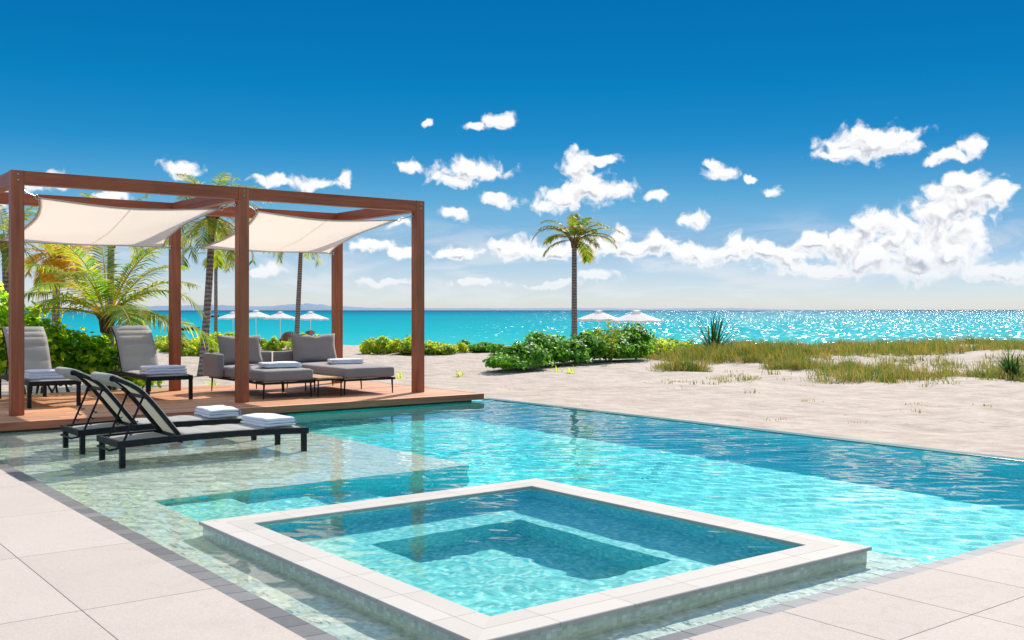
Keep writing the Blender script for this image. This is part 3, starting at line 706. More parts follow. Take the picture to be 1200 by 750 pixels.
# ------------------------------------------------------------------ sun loungers (local: head at x = 0, foot at x = 1.9, width along y)
def make_lounger(ang=0., legs_h=.35, pad=.022):
    root = empty('sun_lounger')
    Wd = .66; H = legs_h; w2 = Wd / 2 - .02; hx = .60
    def rz(x): return H - .03 + .022 * math.sin(math.pi * min(1, max(0, (x) / 1.9)))
    mb = MB()
    for s in (-1, 1):
        n = 10
        for k in range(n):
            a_, b_ = 1.9 * k / n, 1.9 * (k + 1) / n
            mb.bar((a_ - .002, s * w2, rz(a_)), (b_ + .002, s * w2, rz(b_)), .04, .06, .003)
    mb.bar((.02, -w2 + .021, H - .03), (.02, w2 - .021, H - .03), .04, .055); mb.bar((1.88, -w2 + .021, H - .03), (1.88, w2 - .021, H - .03), .04, .06)
    mb.bar((hx, -w2 + .021, H - .045), (hx, w2 - .021, H - .045), .03, .03)
    mb.build('frame', M['black_metal'], root)
    for x in (.045, 1.855):
        for s in (-1, 1):
            mb = MB(); mb.box((x - .024, s * w2 - .024, 0), (x + .024, s * w2 + .024, H - .055), .003); mb.build('leg', M['black_metal'], root)
    # padded seat sling, channels across
    def padded(f, L, y2, n, depth, seg=7):
        """f(t) -> (x, z, nx, nz) along the length; quilted channels"""
        m_ = MB(); N = n * seg; ny = 10; vs = []
        for side in (1, -1):
            for i in range(N + 1):
                t = i / N; x, z, nx, nz = f(t); q = (t * n) % 1.; pad = depth * (abs(math.sin(math.pi * t * n)) ** .45) * (1. if side > 0 else .35)
                for j in range(ny + 1):
                    yy = -y2 + 2 * y2 * j / ny; e_ = (1 - abs(yy / y2) ** 6)
                    o_ = (.006 + pad * e_) * side
                    vs.append((x + nx * o_, yy, z + nz * o_))
        k = (N + 1) * (ny + 1); fs = []
        for i in range(N):
            for j in range(ny):
                a_ = i * (ny + 1) + j; fs.append((a_, a_ + 1, a_ + ny + 2, a_ + ny + 1)); fs.append((k + a_, k + a_ + ny + 1, k + a_ + ny + 2, k + a_ + 1))
        for i in range(N):
            a_ = i * (ny + 1); fs.append((a_, a_ + ny + 1, k + a_ + ny + 1, k + a_)); a_ += ny; fs.append((a_, k + a_, k + a_ + ny + 1, a_ + ny + 1))
        for j in range(ny): fs.append((j, k + j, k + j + 1, j + 1)); a_ = N * (ny + 1) + j; fs.append((a_, a_ + 1, k + a_ + 1, k + a_))
        m_.add(vs, fs, None, True); return m_
    padded(lambda t: (hx + .03 + t * (1.85 - hx - .03), rz(hx + t * (1.85 - hx)) + .02, 0, 1), 1.2, w2 - .018, 5, .018).build('seat', M['sling'], root)
    padded(lambda t: (.05 + t * (hx - .12), rz(t * .5) + .005, 0, 1), .5, w2 - .022, 2, .004).build('rear_sling', M['sling'], root)
    # backrest side profile from the hinge: up, then bending flatter at the head
    prof = [(0, 0), (.13, .165), (.26, .33), (.36, .44), (.44, .500), (.53, .545), (.63, .590)]
    ca, sa = math.cos(R(ang)), math.sin(R(ang))
    prof = [(x * ca - z * sa, x * sa + z * ca) for x, z in prof]
    pr = [Vector((hx - x, 0, H - .01 + z)) for x, z in prof]
    # smooth resample
    def cr(t):
        n = len(pr) - 1; k = min(int(t * n), n - 1); u = t * n - k
        p0, p1, p2, p3 = pr[max(k - 1, 0)], pr[k], pr[k + 1], pr[min(k + 2, n)]
        return .5 * ((2 * p1) + (p2 - p0) * u + (2 * p0 - 5 * p1 + 4 * p2 - p3) * u * u + (3 * p1 - p0 - 3 * p2 + p3) * u ** 3)
    pts = [cr(i / 14) for i in range(15)]
    mb = MB()
    for s in (-1, 1):
        for k in range(14):
            a_, b_ = pts[k] + Vector((0, s * (w2 - .045), 0)), pts[k + 1] + Vector((0, s * (w2 - .045), 0)); dd = (b_ - a_).normalized() * .004
            mb.bar(a_ - dd, b_ + dd, .035, .042, .003, (0, 1, 0))
    for t_ in (.0, .42, .97):
        p = cr(t_); mb.bar((p.x, -w2 + .06, p.z), (p.x, w2 - .06, p.z), .03, .03, .003)
    bf = mb.build('backrest_frame', M['black_metal'], root)
    def bfun(t):
        p = cr(t); q = cr(min(1, t + .02)); r_ = cr(max(0, t - .02)); d_ = (q - r_).normalized()
        return (p.x + d_.z * .024, p.z - d_.x * .024, d_.z, -d_.x)
    padded(bfun, .8, w2 - (.03 if pad > .015 else .055), 5, pad).build('backrest', M['sling'], root)
    # rolled head cushion end
    p = cr(1.); mb = MB(); vs = []
    d_ = (cr(1.) - cr(.96)).normalized(); nn_ = Vector((-d_.z, 0, d_.x)) * (1 if -d_.z < 0 else -1)
    loop = [p + Vector((d_.z, 0, -d_.x)) * .024]
    for k in range(1, 9):
        a_ = math.pi * k / 8 * 1.15; c_ = p + Vector((-.0, 0, -.008)); loop.append(c_ + Vector((-math.sin(a_) * .032, 0, math.cos(a_) * .032)))
    loop.append(cr(.86) + Vector((.0, 0, -.055)))
    n = len(loop)
    mb.add([q + Vector((0, -(w2 - .03), 0)) for q in loop] + [q + Vector((0, (w2 - .03), 0)) for q in loop], [(a_, a_ + 1, n + a_ + 1, n + a_) for a_ in range(n - 1)], None, True)
    hr = mb.build('head_roll', M['sling'], root); md = hr.modifiers.new('thickness', 'SOLIDIFY'); md.thickness = .008
    # folding stay: U shaped bracket from the backrest down to the head end of the frame
    q = cr(.46)
    for s in (-1, 1):
        a_ = Vector((q.x, s * (w2 - .075), q.z - .01)); b_ = Vector((.06, s * (w2 - .085), H - .07)); c_ = Vector((-.03, s * (w2 - .12), H - .09)); e_ = Vector((-.035, s * (w2 - .2), H - .085))
        mb = MB(); mb.tube([a_, a_.lerp(b_, .5), b_, c_, e_], .011, 8)
        for k in (.45, .58, .7):
            p = a_.lerp(b_, k); mb.tube([p, p + Vector((.022, 0, -.03)), p + Vector((.04, 0, -.02))], .006, 6)
        mb.build('support_stay', M['black_metal'], root)
    mb = MB(); mb.tube([(-.035, -w2 + .195, H - .085), (-.035, w2 - .195, H - .085)], .011, 8); mb.build('support_stay', M['black_metal'], root)
    return root
LG = 'black framed sun loungers'
l1 = make_lounger(0., .35, .009); l1.location = (2.90, 9.93, LED)
tag(l1, 'black sun lounger standing in the shallow water, the one nearest the terrace', 'sun lounger', LG)
l2 = copy_tree(l1); l2.location = (2.86, 11.07, LED)
tag(l2, 'black sun lounger standing in the shallow water, between the nearer one and the timber deck', 'sun lounger', LG)
l3 = make_lounger(9.); l3.location = (5.17, 16.58, DZ); l3.rotation_euler.z = R(-90)
tag(l3, 'grey padded sun lounger on the deck beside the sofas, its backrest half in shade', 'sun lounger', LG)
l4 = copy_tree(l3); l4.location = (3.60, 16.52, DZ)
tag(l4, 'grey padded sun lounger on the deck partly hidden behind the leftmost pergola post', 'sun lounger', LG)

# ------------------------------------------------------------------ towels
def towel(loc, rz, label, sx=.36, sy=.62, layers=3, sd_=0., th=.03):
    mb = MB(); z = 0
    for k in range(layers):
        cushion(mb, (random.uniform(-.006, .006), random.uniform(-.006, .006), z + th / 2 + .002), (sx - .010 * k, sy - .008 * k, th + .001), .016, .006, 12, None, .009, sd_ + k * 3.1)
        z += th - .001
    # the outer fold wraps the stack on one side
    n = 9; ring = [(sx / 2 - .012 + math.cos(math.pi * (k / (n - 1) - .5)) * .022, (z / 2 + .002) + math.sin(math.pi * (k / (n - 1) - .5)) * (z / 2 - .001)) for k in range(n)]
    ny = 14; vs = [(x_ + .003 * math.sin(j * 1.7 + sd_), -sy / 2 + .012 + (sy - .024) * j / ny, z_) for j in range(ny + 1) for x_, z_ in ring]
    mb.add(vs, [(j * n + i, j * n + i + 1, (j + 1) * n + i + 1, (j + 1) * n + i) for j in range(ny) for i in range(n - 1)], None, True)
    o = mb.build('towel', M['towel']); o.location = loc; o.rotation_euler.z = rz
    return tag(o, label, 'towel', 'folded white towels')
towel((4.50, 9.93, LED + .372), R(3), 'folded white towel on the foot of the water lounger nearest the terrace', .34, .56, 3, 1.)
towel((4.42, 11.07, LED + .375), R(-4), 'folded white towel on the water lounger closer to the timber deck', .34, .56, 3, 2.)
towel((5.17, 14.98, DZ + .37), R(92), 'thick folded white towel on the deck lounger beside the sofas', .36, .58, 3, 3., .038)
towel((3.60, 14.95, DZ + .37), R(88), 'thick folded white towel on the deck lounger behind the leftmost post', .36, .58, 3, 4., .038)

# ------------------------------------------------------------------ sofas
SE = .25   # underside of the cushion above the deck
def sofa(x0, x1, y0, y1, label, arm_left):
    root = tag(empty('daybed_sofa', (x0, y0, DZ)), label, 'sofa', 'grey daybed sofas')
    w, l = x1 - x0, y1 - y0
    mb = MB()
    for (p, q) in (((0, .02, SE - .02), (w, .02, SE - .02)), ((0, l - .02, SE - .02), (w, l - .02, SE - .02)), ((.02, .035, SE - .02), (.02, l - .035, SE - .02)), ((w - .02, .035, SE - .02), (w - .02, l - .035, SE - .02))): mb.bar(p, q, .035, .035)
    for k in range(1, 5): mb.bar((.04, l * k / 5, SE - .02), (w - .04, l * k / 5, SE - .02), .04, .015)
    mb.build('frame', M['black_metal'], root)
    for (x, y) in ((.04, .04), (w - .04, .04), (.04, l - .04), (w - .04, l - .04), (.04, l / 2), (w - .04, l / 2)):
        mb = MB(); sx = -.02 if x < w / 2 else .02
        mb.tube([(x, y, SE - .03), (x + sx * .5, y, .0)], [.016, .009], 8); mb.build('leg', M['black_metal'], root)
    bt = .11
    mb = MB(); cushion(mb, (w / 2, (l - bt) / 2, SE + .085), (w, l - bt, .17), .045, .018, 16, None, .004, x0); mb.build('seat_cushion', M['sofa'], root)
    mb = MB(); ex = .215; cushion(mb, (w / 2 + (ex if arm_left else -ex) / 2, l - bt / 2, SE + .18), (w + ex, bt, .37), .03, 0, 12, None, .002, x0 + 2); mb.build('back_panel', M['sofa'], root)
    if arm_left:
        mb = MB(); cushion(mb, (-bt / 2, l - .32, SE + .18), (bt, .64, .37), .03, 0, 12, None, .002, 5.); mb.build('arm_panel', M['sofa'], root)
    # leaning pillow
    pm = Matrix.Translation((w / 2 + (.02 if arm_left else -.02), l - bt - .11, SE + .17 + .235)) @ Matrix.Rotation(R(-14), 4, 'X')
    bm_ = MB(); pw_, ph_, pt_ = w * .86, .47, .17
    b = bmesh.new(); bmesh.ops.create_cube(b, size=2); bmesh.ops.subdivide_edges(b, edges=b.edges[:], cuts=14, use_grid_fill=True)
    for v in b.verts:
        x, y, z = v.co; e_ = ((1 - x ** 4) * (1 - z ** 4)) ** .5 if abs(x) < 1 and abs(z) < 1 else 0.
        c_ = 1 + .05 * (abs(x) ** 3) * (abs(z) ** 3) - .035 * (1 - abs(x)) * abs(z) ** 2 - .03 * (1 - abs(z)) * abs(x) ** 2
        crease = -.10 * math.exp(-((x - .1) / .22) ** 2) * max(0, z) ** 3 if not arm_left else -.03 * max(0, z) ** 3 * (1 - x * x)
        nz_ = noise.noise(Vector((x * 1.7 + x0, z * 1.7, y)))
        v.co = (x * pw_ / 2 * c_, y * pt_ / 2 * (.16 + .84 * e_) + nz_ * .012, z * ph_ / 2 * c_ + crease * .35)
    b.verts.index_update(); bm_.bm(b, pm, True); bm_.build('back_cushion', M['sofa'], root)
    return root
sofa(6.26, 7.08, 13.98, 16.02, 'grey daybed sofa with a corner arm panel, nearer the sun loungers', True)
sofa(7.53, 8.44, 13.90, 15.95, 'grey daybed sofa at the open right end of the pergola', False)
towel((6.72, 14.40, DZ + SE + .188), R(86), 'folded white towel on the sofa nearer the sun loungers', .34, .56, 2, 5., .036)
towel((8.02, 14.75, DZ + SE + .188), R(80), 'folded white towel on the sofa at the right end of the pergola', .34, .52, 2, 6., .036)
tb = tag(empty('side_table', (7.30, 14.5, DZ)), 'low side table with pale wooden slats between the two sofas', 'table')
mb = MB()
for k in range(5): mb.box((-.205 + k * .083, -.62, .265), (-.205 + k * .083 + .078, .62, .29), .003)
mb.build('table_top', M['table_wood'], tb)
mb = MB(); mb.bar((-.2, -.6, .25), (.2, -.6, .25), .025, .025); mb.bar((-.2, .6, .25), (.2, .6, .25), .025, .025); mb.bar((-.2, -.585, .25), (-.2, .585, .25), .025, .025); mb.bar((.2, -.585, .25), (.2, .585, .25), .025, .025)
mb.build('frame', M['black_metal'], tb)
for (x, y) in ((-.19, -.59), (.19, -.59), (-.19, .59), (.19, .59)):
    mb = MB(); mb.tube([(x, y, .24), (x, y, 0)], .012, 8); mb.build('leg', M['black_metal'], tb)

# ------------------------------------------------------------------ palms
def frond(mb, base, az_, up, L, droop, nl, leafl, lw, rnd, twist=0.):
    """one pinnate leaf: rachis curve with drooping leaflets"""
    dirh = Vector((math.cos(az_), math.sin(az_), 0)); pts = []; p = Vector(base); e = up; n = 14
    side = dirh.cross(Vector((0, 0, 1)))
    for k in range(n + 1):
        pts.append(p.copy()); t = k / n
        d = dirh * math.cos(e) + Vector((0, 0, math.sin(e))) + side * twist * t
        p = p + d.normalized() * L / n; e -= droop / n * (.45 + 1.3 * t)
    mb.tube(pts, [.022 * L / 2.4 * (1 - .85 * k / n) + .002 for k in range(n + 1)], 5, False)
    for k in range(nl):
        t = .14 + .86 * k / nl; f = t * n; i = min(int(f), n - 1); q = pts[i].lerp(pts[i + 1], f - i); d = (pts[i + 1] - pts[i]).normalized()
        sd_ = d.cross(Vector((0, 0, 1))); sd_ = sd_.normalized() if sd_.length > .05 else side
        upv = sd_.cross(d)
        ll = leafl * (math.sin(math.pi * (.12 + .83 * t)) ** .6) * rnd.uniform(.8, 1.1)
        for s in (-1, 1):
            fw = .45 + .55 * t
            dv = (sd_ * s * 1. + d * fw + upv * rnd.uniform(-.05, .3)).normalized()
            wv = d.cross(dv).cross(dv).normalized() if d.cross(dv).length > .01 else upv
            wv = (d - dv * d.dot(dv)).normalized() * lw * rnd.uniform(.7, 1.2)
            g = rnd.uniform(.35, .85)
            a = q; m1 = q + dv * ll * .45 - Vector((0, 0, ll * .10 * g)); e1 = q + dv * ll * .86 - Vector((0, 0, ll * .52 * g))
            mb.add([a - wv * .3, a + wv * .3, m1 + wv * .5, m1 - wv * .5, e1], [(0, 1, 2, 3), (3, 2, 4)], [((0, 0), (1, 0), (1, .5), (0, .5)), ((0, .5), (1, .5), (.5, 1))])
def palm(loc, h, lean, r0, r1, nf, L, leafm, label, seed, leafl=.42, lw=.022, nl=34, ups=(-.5, 1.35), droop=1.5, curve=0., extra=None, group='coconut palms', coconuts=False, mask=None):
    rnd = random.Random(seed); root = tag(empty('palm_tree', loc), label, 'palm tree', group)
    pts = []; n = 16
    for k in range(n + 1):
        t = k / n; pts.append(Vector((lean[0] * (t + curve * t * (1 - t)), lean[1] * (t + curve * t * (1 - t)), h * t - .15 * (1 - t))))
    mb = MB(); mb.tube(pts, [r0 * (1.35 - .35 * min(1, k / 2)) * (1 - k / n) + r1 * (k / n) for k in range(n + 1)], 12); mb.build('trunk', M['trunk'], root)
    top = pts[-1]; mb = MB()
    for k in range(nf):
        t = (k + .5) / nf; a = k * 2.39996 + rnd.uniform(-.25, .25); up = ups[0] + (ups[1] - ups[0]) * t ** .85 + rnd.uniform(-.12, .12)
        frond(mb, top + Vector((math.cos(a) * r1, math.sin(a) * r1, .05 * t)), a, up, L * rnd.uniform(.8, 1.05) * (1. if up > 0 else .85), droop * rnd.uniform(.8, 1.15), nl, leafl * rnd.uniform(.85, 1.1), lw, rnd, rnd.uniform(-.25, .25))
    for (a, up, LL, dr) in (extra or []): frond(mb, top, a, up, LL, dr, nl, leafl, lw, rnd)
    mb.build('crown', leafm, root)
    mb = MB()
    for k in range(10):
        a = k * 2.4; q = top + Vector((math.cos(a) * r1 * 1.1, math.sin(a) * r1 * 1.1, -.05 - .02 * (k % 3)))
        mb.tube([q - Vector((0, 0, .22)), q, q + Vector((math.cos(a) * .12, math.sin(a) * .12, .16))], [.012, .04, .014], 6)
    mb.build('leaf_sheath', M['stem'], root)
    return root
def gz(p): return height(p.x, p.y)
def on(b, d): p = pos(b, d); p.z = gz(p); return p
# bearings of fronds: world angle of "image right" and "towards camera"
AR = math.atan2(RT[1], RT[0]); 
p = on(131, 18.2); palm(p, 1.40, (-.10, -.05), .13, .09, 14, 2.15, M['palm_lush'], 'short lush coconut palm right behind the deck with fronds spreading under the left sail', 11, .62, .028, 50, (.0, 1.45), 1.25,
     extra=[(AR + 3.4, .75, 1.7, 2.6), (AR + .1, .75, 1.9, 1.9), (AR + 3.0, .55, 1.9, 1.9), (AR - .3, .3, 1.7, 1.5)])
p = on(236, 23.9); palm(p, 3.72, (.28, .05), .10, .07, 30, 1.7, M['palm_green'], 'slender coconut palm with a leaning ringed trunk behind the middle of the pergola', 12, .42, .024, 36, (-.95, 1.35), 1.5, .4)
p = on(253, 60); palm(p, 5.3, (0, 0), .12, .09, 16, 1.45, M['palm_green'], 'small distant palm just right of the leaning ringed trunk', 13, .45, .035, 22, (-.6, 1.2), 1.6)
p = on(347, 45); palm(p, 4.6, (.2, -.1), .12, .085, 18, 1.8, M['palm_green'], 'tall thin palm whose crown is hidden behind the right sail', 14, .45, .03, 26, (-.6, 1.2), 1.5)
p = on(673, 38); palm(p, 4.05, (0, 0), .115, .09, 17, 1.55, M['palm_dry'], 'lone wind ruffled palm on the beach right of the pergola', 15, .46, .036, 44, (-.15, 1.4), 1.5,
     extra=[(AR, .62, 2.0, 1.35), (AR + .15, .4, 1.8, 1.5), (AR + 3.14, .75, 1.9, 2.1)])
p = on(66, 27); palm(p, 3.0, (0, 0), .12, .09, 26, 1.15, M['palm_yellow'], 'yellow orange palm rising above the hedge under the left sail', 16, .42, .03, 30, (-1.15, 1.1), 1.4)
p = on(12, 24); palm(p, 3.15, (-.1, 0), .12, .09, 20, 1.5, M['palm_green'], 'green palm at the far left edge behind the leftmost post', 17, .45, .026, 32, (-.7, 1.3), 1.5)
p = on(128, 25.5); palm(p, 3.35, (.05, 0), .10, .08, 15, 1.5, M['palm_green'], 'palm whose top shows just over the left back beam of the pergola', 18, .42, .024, 30, (-.2, 1.4), 1.3)

# ------------------------------------------------------------------ bushes
def bush(name, loc, lobes, n, leaf, m_, label, cat, group, seed, aspect=1., stems=8, leafshape=6):
    """lobes: (x, y, z, rx, ry, rz) relative to loc; leaves fill the outer volume of every lobe"""
    rnd = random.Random(seed); root = tag(empty(name, loc), label, cat, group); mb = MB()
    wts = [l[3] * l[5] + l[4] * l[5] + l[3] * l[4] for l in lobes]; tot = sum(wts)
    V = mb.v; Fc = mb.f
    for lo, w in zip(lobes, wts):
        clumps = [(Vector((rnd.gauss(0, 1), rnd.gauss(0, 1), abs(rnd.gauss(0, .9)))).normalized(), rnd.uniform(.78, 1.22)) for _ in range(16)]
        for _ in range(int(n * w / tot)):
            while True:
                u = Vector((rnd.gauss(0, 1), rnd.gauss(0, 1), rnd.gauss(0, 1)))
                if u.length > .01: break
            u.normalize(); cd_, cs_ = rnd.choice(clumps); u = (cd_ * 2.6 + u).normalized() if rnd.random() < .75 else u
            if u.z < -.25: u.z = -u.z
            rr = (1 - abs(rnd.gauss(0, .20))) * (.5 + .5 * cs_ if cd_.dot(u) < .8 else cs_); nb = 1 + .25 * noise.noise(Vector((u.x * 2.3 + lo[0], u.y * 2.3 + lo[1], u.z * 2.3 + seed)))
            q = Vector((lo[0] + u.x * lo[3] * rr * nb, lo[1] + u.y * lo[4] * rr * nb, lo[2] + u.z * lo[5] * rr * nb))
            if q.z < .015: q.z = .015 + rnd.random() * .04
            nr = (u + Vector((rnd.gauss(0, .55), rnd.gauss(0, .55), .45 + rnd.gauss(0, .5)))).normalized()
            t1 = nr.orthogonal().normalized(); t1 = (Matrix.Rotation(rnd.random() * 6.28, 3, nr) @ t1); t2 = nr.cross(t1)
            s = leaf * rnd.uniform(.65, 1.25); k = len(V)
            if leafshape == 6:
                for a_ in range(6):
                    c_, s_ = math.cos(a_ * 1.0472), math.sin(a_ * 1.0472); V.append(tuple(q + t1 * c_ * s * .5 + t2 * s_ * s * .5 * aspect + nr * (s * .10 * c_ * c_)))
                Fc.append([k, k + 1, k + 2, k + 3]); Fc.append([k, k + 3, k + 4, k + 5]); mb.uv += [(0, 0)] * 8; mb.smooth += [False] * 2; mb.mi += [0, 0]
            else:
                V.append(tuple(q - t1 * s * .5)); V.append(tuple(q - t2 * s * .28 * aspect)); V.append(tuple(q + t1 * s * .5)); V.append(tuple(q + t2 * s * .28 * aspect))
                Fc.append([k, k + 1, k + 2, k + 3]); mb.uv += [(0, 0)] * 4; mb.smooth.append(False); mb.mi.append(0)
    mb.build('foliage', m_, root)
    for k in range(stems):
        mb = MB()
        lo = rnd.choice(lobes); a_ = Vector((lo[0] * .6 + rnd.uniform(-.1, .1), lo[1] * .6, -.05)); b_ = Vector((lo[0] + rnd.uniform(-.4, .4) * lo[3], lo[1] + rnd.uniform(-.4, .4) * lo[4], lo[2] + rnd.uniform(.2, .8) * lo[5]))
        mb.tube([a_, a_.lerp(b_, .5) + Vector((rnd.uniform(-.06, .06), rnd.uniform(-.06, .06), 0)), b_], [.022, .015, .007], 6); mb.build('stem', M['stem'], root)
    return root
HG = 'sea grape bushes of the hedge behind the deck'
hb = [(3.0, 18.3, 1.15, 1.95, 30, 'tall sea grape bush at the left edge of the hedge behind the leftmost post'),
      (3.95, 18.1, .95, 1.45, 31, 'sea grape bush of the hedge right behind the leftmost deck lounger'),
      (4.75, 18.2, .9, 1.20, 32, 'sea grape bush of the hedge below the short lush palm'),
      (5.5, 18.0, .75, .85, 33, 'low sea grape bush of the hedge behind the second deck lounger'),
      (2.0, 19.4, 1.3, 2.3, 34, 'tallest sea grape bush at the far left of the hedge')]
for (x, y, r, h, sd_, lab) in hb:
    rr = random.Random(sd_); lobes = [(0, 0, h * .45, r * .8, r * .6, h * .55)]
    for k in range(5): a_ = rr.uniform(0, 6.28); lobes.append((math.cos(a_) * r * .55, math.sin(a_) * r * .4, h * rr.uniform(.2, .72), r * .42, r * .42, h * .30))
    bush('sea_grape_bush', (x, y, gz(Vector((x, y, 0)))), lobes, int(4000 * h * r / 1.2), .10, M['hedge_leaf'], lab, 'bush', HG, sd_)
# low beach shrubs
SG = 'low yellow green beach shrubs'
sh = [(205, 37, 26, .75, 'low yellow green shrub on the sand seen through the left bay of the pergola'),
      (236, 34, 26, 1.0, 'rounded yellow green shrub around the foot of the leaning palm'),
      (165, 60, 40, 1.1, 'distant low shrub strip on the sand right of the short lush palm'),
      (268, 48, 30, .85, 'low shrub left of the brown beach chairs behind the nearer sofa'),
      (330, 40, 26, .7, 'low shrub behind the back panels between the two sofas'),
      (362, 47, 22, .75, 'small low shrub beside the thin palm behind the right sofa'),
      (425, 37, 34, .80, 'low spreading beach shrub just right of the back pergola post'),
      (470, 36, 34, .85, 'yellow green beach shrub behind the right front pergola post'),
      (518, 36.5, 30, .62, 'low beach shrub just right of the right front pergola post'),
      (560, 36.5, 29, .60, 'dark green low shrub at the right end of the shrub row before the sand gap')]
for k, (b, d, hw, h, lab) in enumerate(sh):
    h *= .82
    rr = random.Random(50 + k); w = hw / 1210 * d; lobes = []
    for j in range(11): l = rr.uniform(-1.15, 1.15) * w; dd = rr.uniform(-1.1, 1.1); lobes.append((RT[0] * l + FW[0] * dd, RT[1] * l + FW[1] * dd, h * rr.uniform(.05, .3), w * rr.uniform(.28, .42), w * .34, h * rr.uniform(.3, .68)))
    bush('beach_shrub', on(b, d), lobes, 7000, .11 if d < 45 else .17, M['bush_leaf'] if b == 560 else M['scaevola_leaf'], lab, 'shrub', SG, 60 + k, 1., 5, 4)
def wide_bush(b0, b1, d0, d1, h0, h1, n, sd_, lab, m_='bush_leaf'):
    rr = random.Random(sd_); c = on((b0 + b1) / 2, (d0 + d1) / 2); lobes = []
    for j in range(14):
        t = (j + .5) / 14 + rr.uniform(-.03, .03); b = b0 + (b1 - b0) * t; d = d0 + (d1 - d0) * t + rr.uniform(-.2, 1.0); p_ = on(b, d); h = (h0 + (h1 - h0) * t) * rr.uniform(.85, 1.1) * (.55 if t < .08 else .8 if t < .16 else 1)
        lobes.append((p_.x - c.x, p_.y - c.y, h * .30, rr.uniform(.5, .8), rr.uniform(.5, .8), h * rr.uniform(.5, .72)))
    return bush('sea_grape_bush', c, lobes, n, .09, M[m_], lab, 'bush', 'green bushes at the foot of the lone palm', sd_)
wide_bush(592, 745, 25.3, 31.0, .78, 1.0, 25000, 81, 'big dense bright green bush on the sand in front of the lone palm')
wide_bush(735, 800, 33.0, 35.5, .62, .5, 7000, 82, 'lower yellow green bush tapering into the dune grass right of the big bush', 'scaevola_leaf')

# ------------------------------------------------------------------ upright plants
def blade_plant(name, loc, n, L, w, spread, lab, seed, m_='spiky', leafy=False):
    rnd = random.Random(seed); root = tag(empty(name, loc), lab, 'plant'); mb = MB(); st = MB()
    for k in range(n):
        a_ = rnd.uniform(0, 6.28); e = R(90) - abs(rnd.gauss(0, spread)); dh = Vector((math.cos(a_), math.sin(a_), 0)); p_ = Vector((rnd.gauss(0, .06), rnd.gauss(0, .06), 0)); l = L * rnd.uniform(.6, 1.1); pts = []
        for j in range(6): pts.append(p_.copy()); p_ = p_ + (dh * math.cos(e) + Vector((0, 0, math.sin(e)))) * l / 5; e -= .12
        s = Vector((-dh.y, dh.x, 0))
        if leafy:
            st.tube(pts, [.012 * (1 - j / 7) for j in range(6)], 5)
            for j in range(34):
                t = rnd.uniform(.15, 1) * 4.99; i_ = int(t); q = pts[i_].lerp(pts[i_ + 1], t - i_); u = Vector((rnd.gauss(0, 1), rnd.gauss(0, 1), rnd.uniform(0, 1.2))).normalized(); v_ = u.orthogonal().normalized() * w * .5; ll = w * 3 * rnd.uniform(.7, 1.2)
                mb.add([q, q + u * ll * .5 + v_, q + u * ll, q + u * ll * .5 - v_], [(0, 1, 2, 3)])
        else:
            ws = [w * .6, w, w * .95, w * .75, w * .45, .002]
            mb.add([pts[j] + s * ws[j] * sg for j in range(6) for sg in (-.5, .5)], [(2 * j, 2 * j + 1, 2 * j + 3, 2 * j + 2) for j in range(5)])
    if leafy: st.build('stems', M['stem'], root)
    mb.build('leaves', M[m_], root); return root
blade_plant('spiky_plant', on(1185, 22.5), 60, .72, .045, .75, 'dark spiky rosette plant on the sand at the right edge', 91)
blade_plant('sprouting_plant', on(836, 33), 60, 1.5, .06, .7, 'tall spiky dark green weed standing out of the dune grass', 92)
blade_plant('sprouting_plant', on(804, 33.5), 5, .85, .05, .5, 'small leafy sapling just left of the tall spiky weed', 93, 'bush_leaf', True)
blade_plant('sprouting_plant', on(712, 29), 9, 1.25, .055, .4, 'leafy brownish shoots sticking up from the big green bush', 94, 'scaevola_leaf', True)
blade_plant('sprouting_plant', on(757, 32.5), 5, 1.0, .05, .4, 'small dark shoot beside the pole of the right parasol', 95, 'bush_leaf', True)
# a few tiny ground plants on the bare sand
for k, (b, d, lab) in enumerate(((470, 23.6, 'tiny green sprig on the sand behind the right front post'), (538, 24.5, 'small tuft of pale weeds on the open sand'), (652, 25.0, 'patch of fresh green weeds in front of the big bush'), (668, 24.6, 'low green creeper just right of the fresh weed patch'), (250, 20.5, 'pale weeds on the sand behind the sofa leg'))):
    blade_plant('sand_weed', on(b, d), 22, .22, .02, .9, lab, 100 + k, 'scaevola_leaf', False)

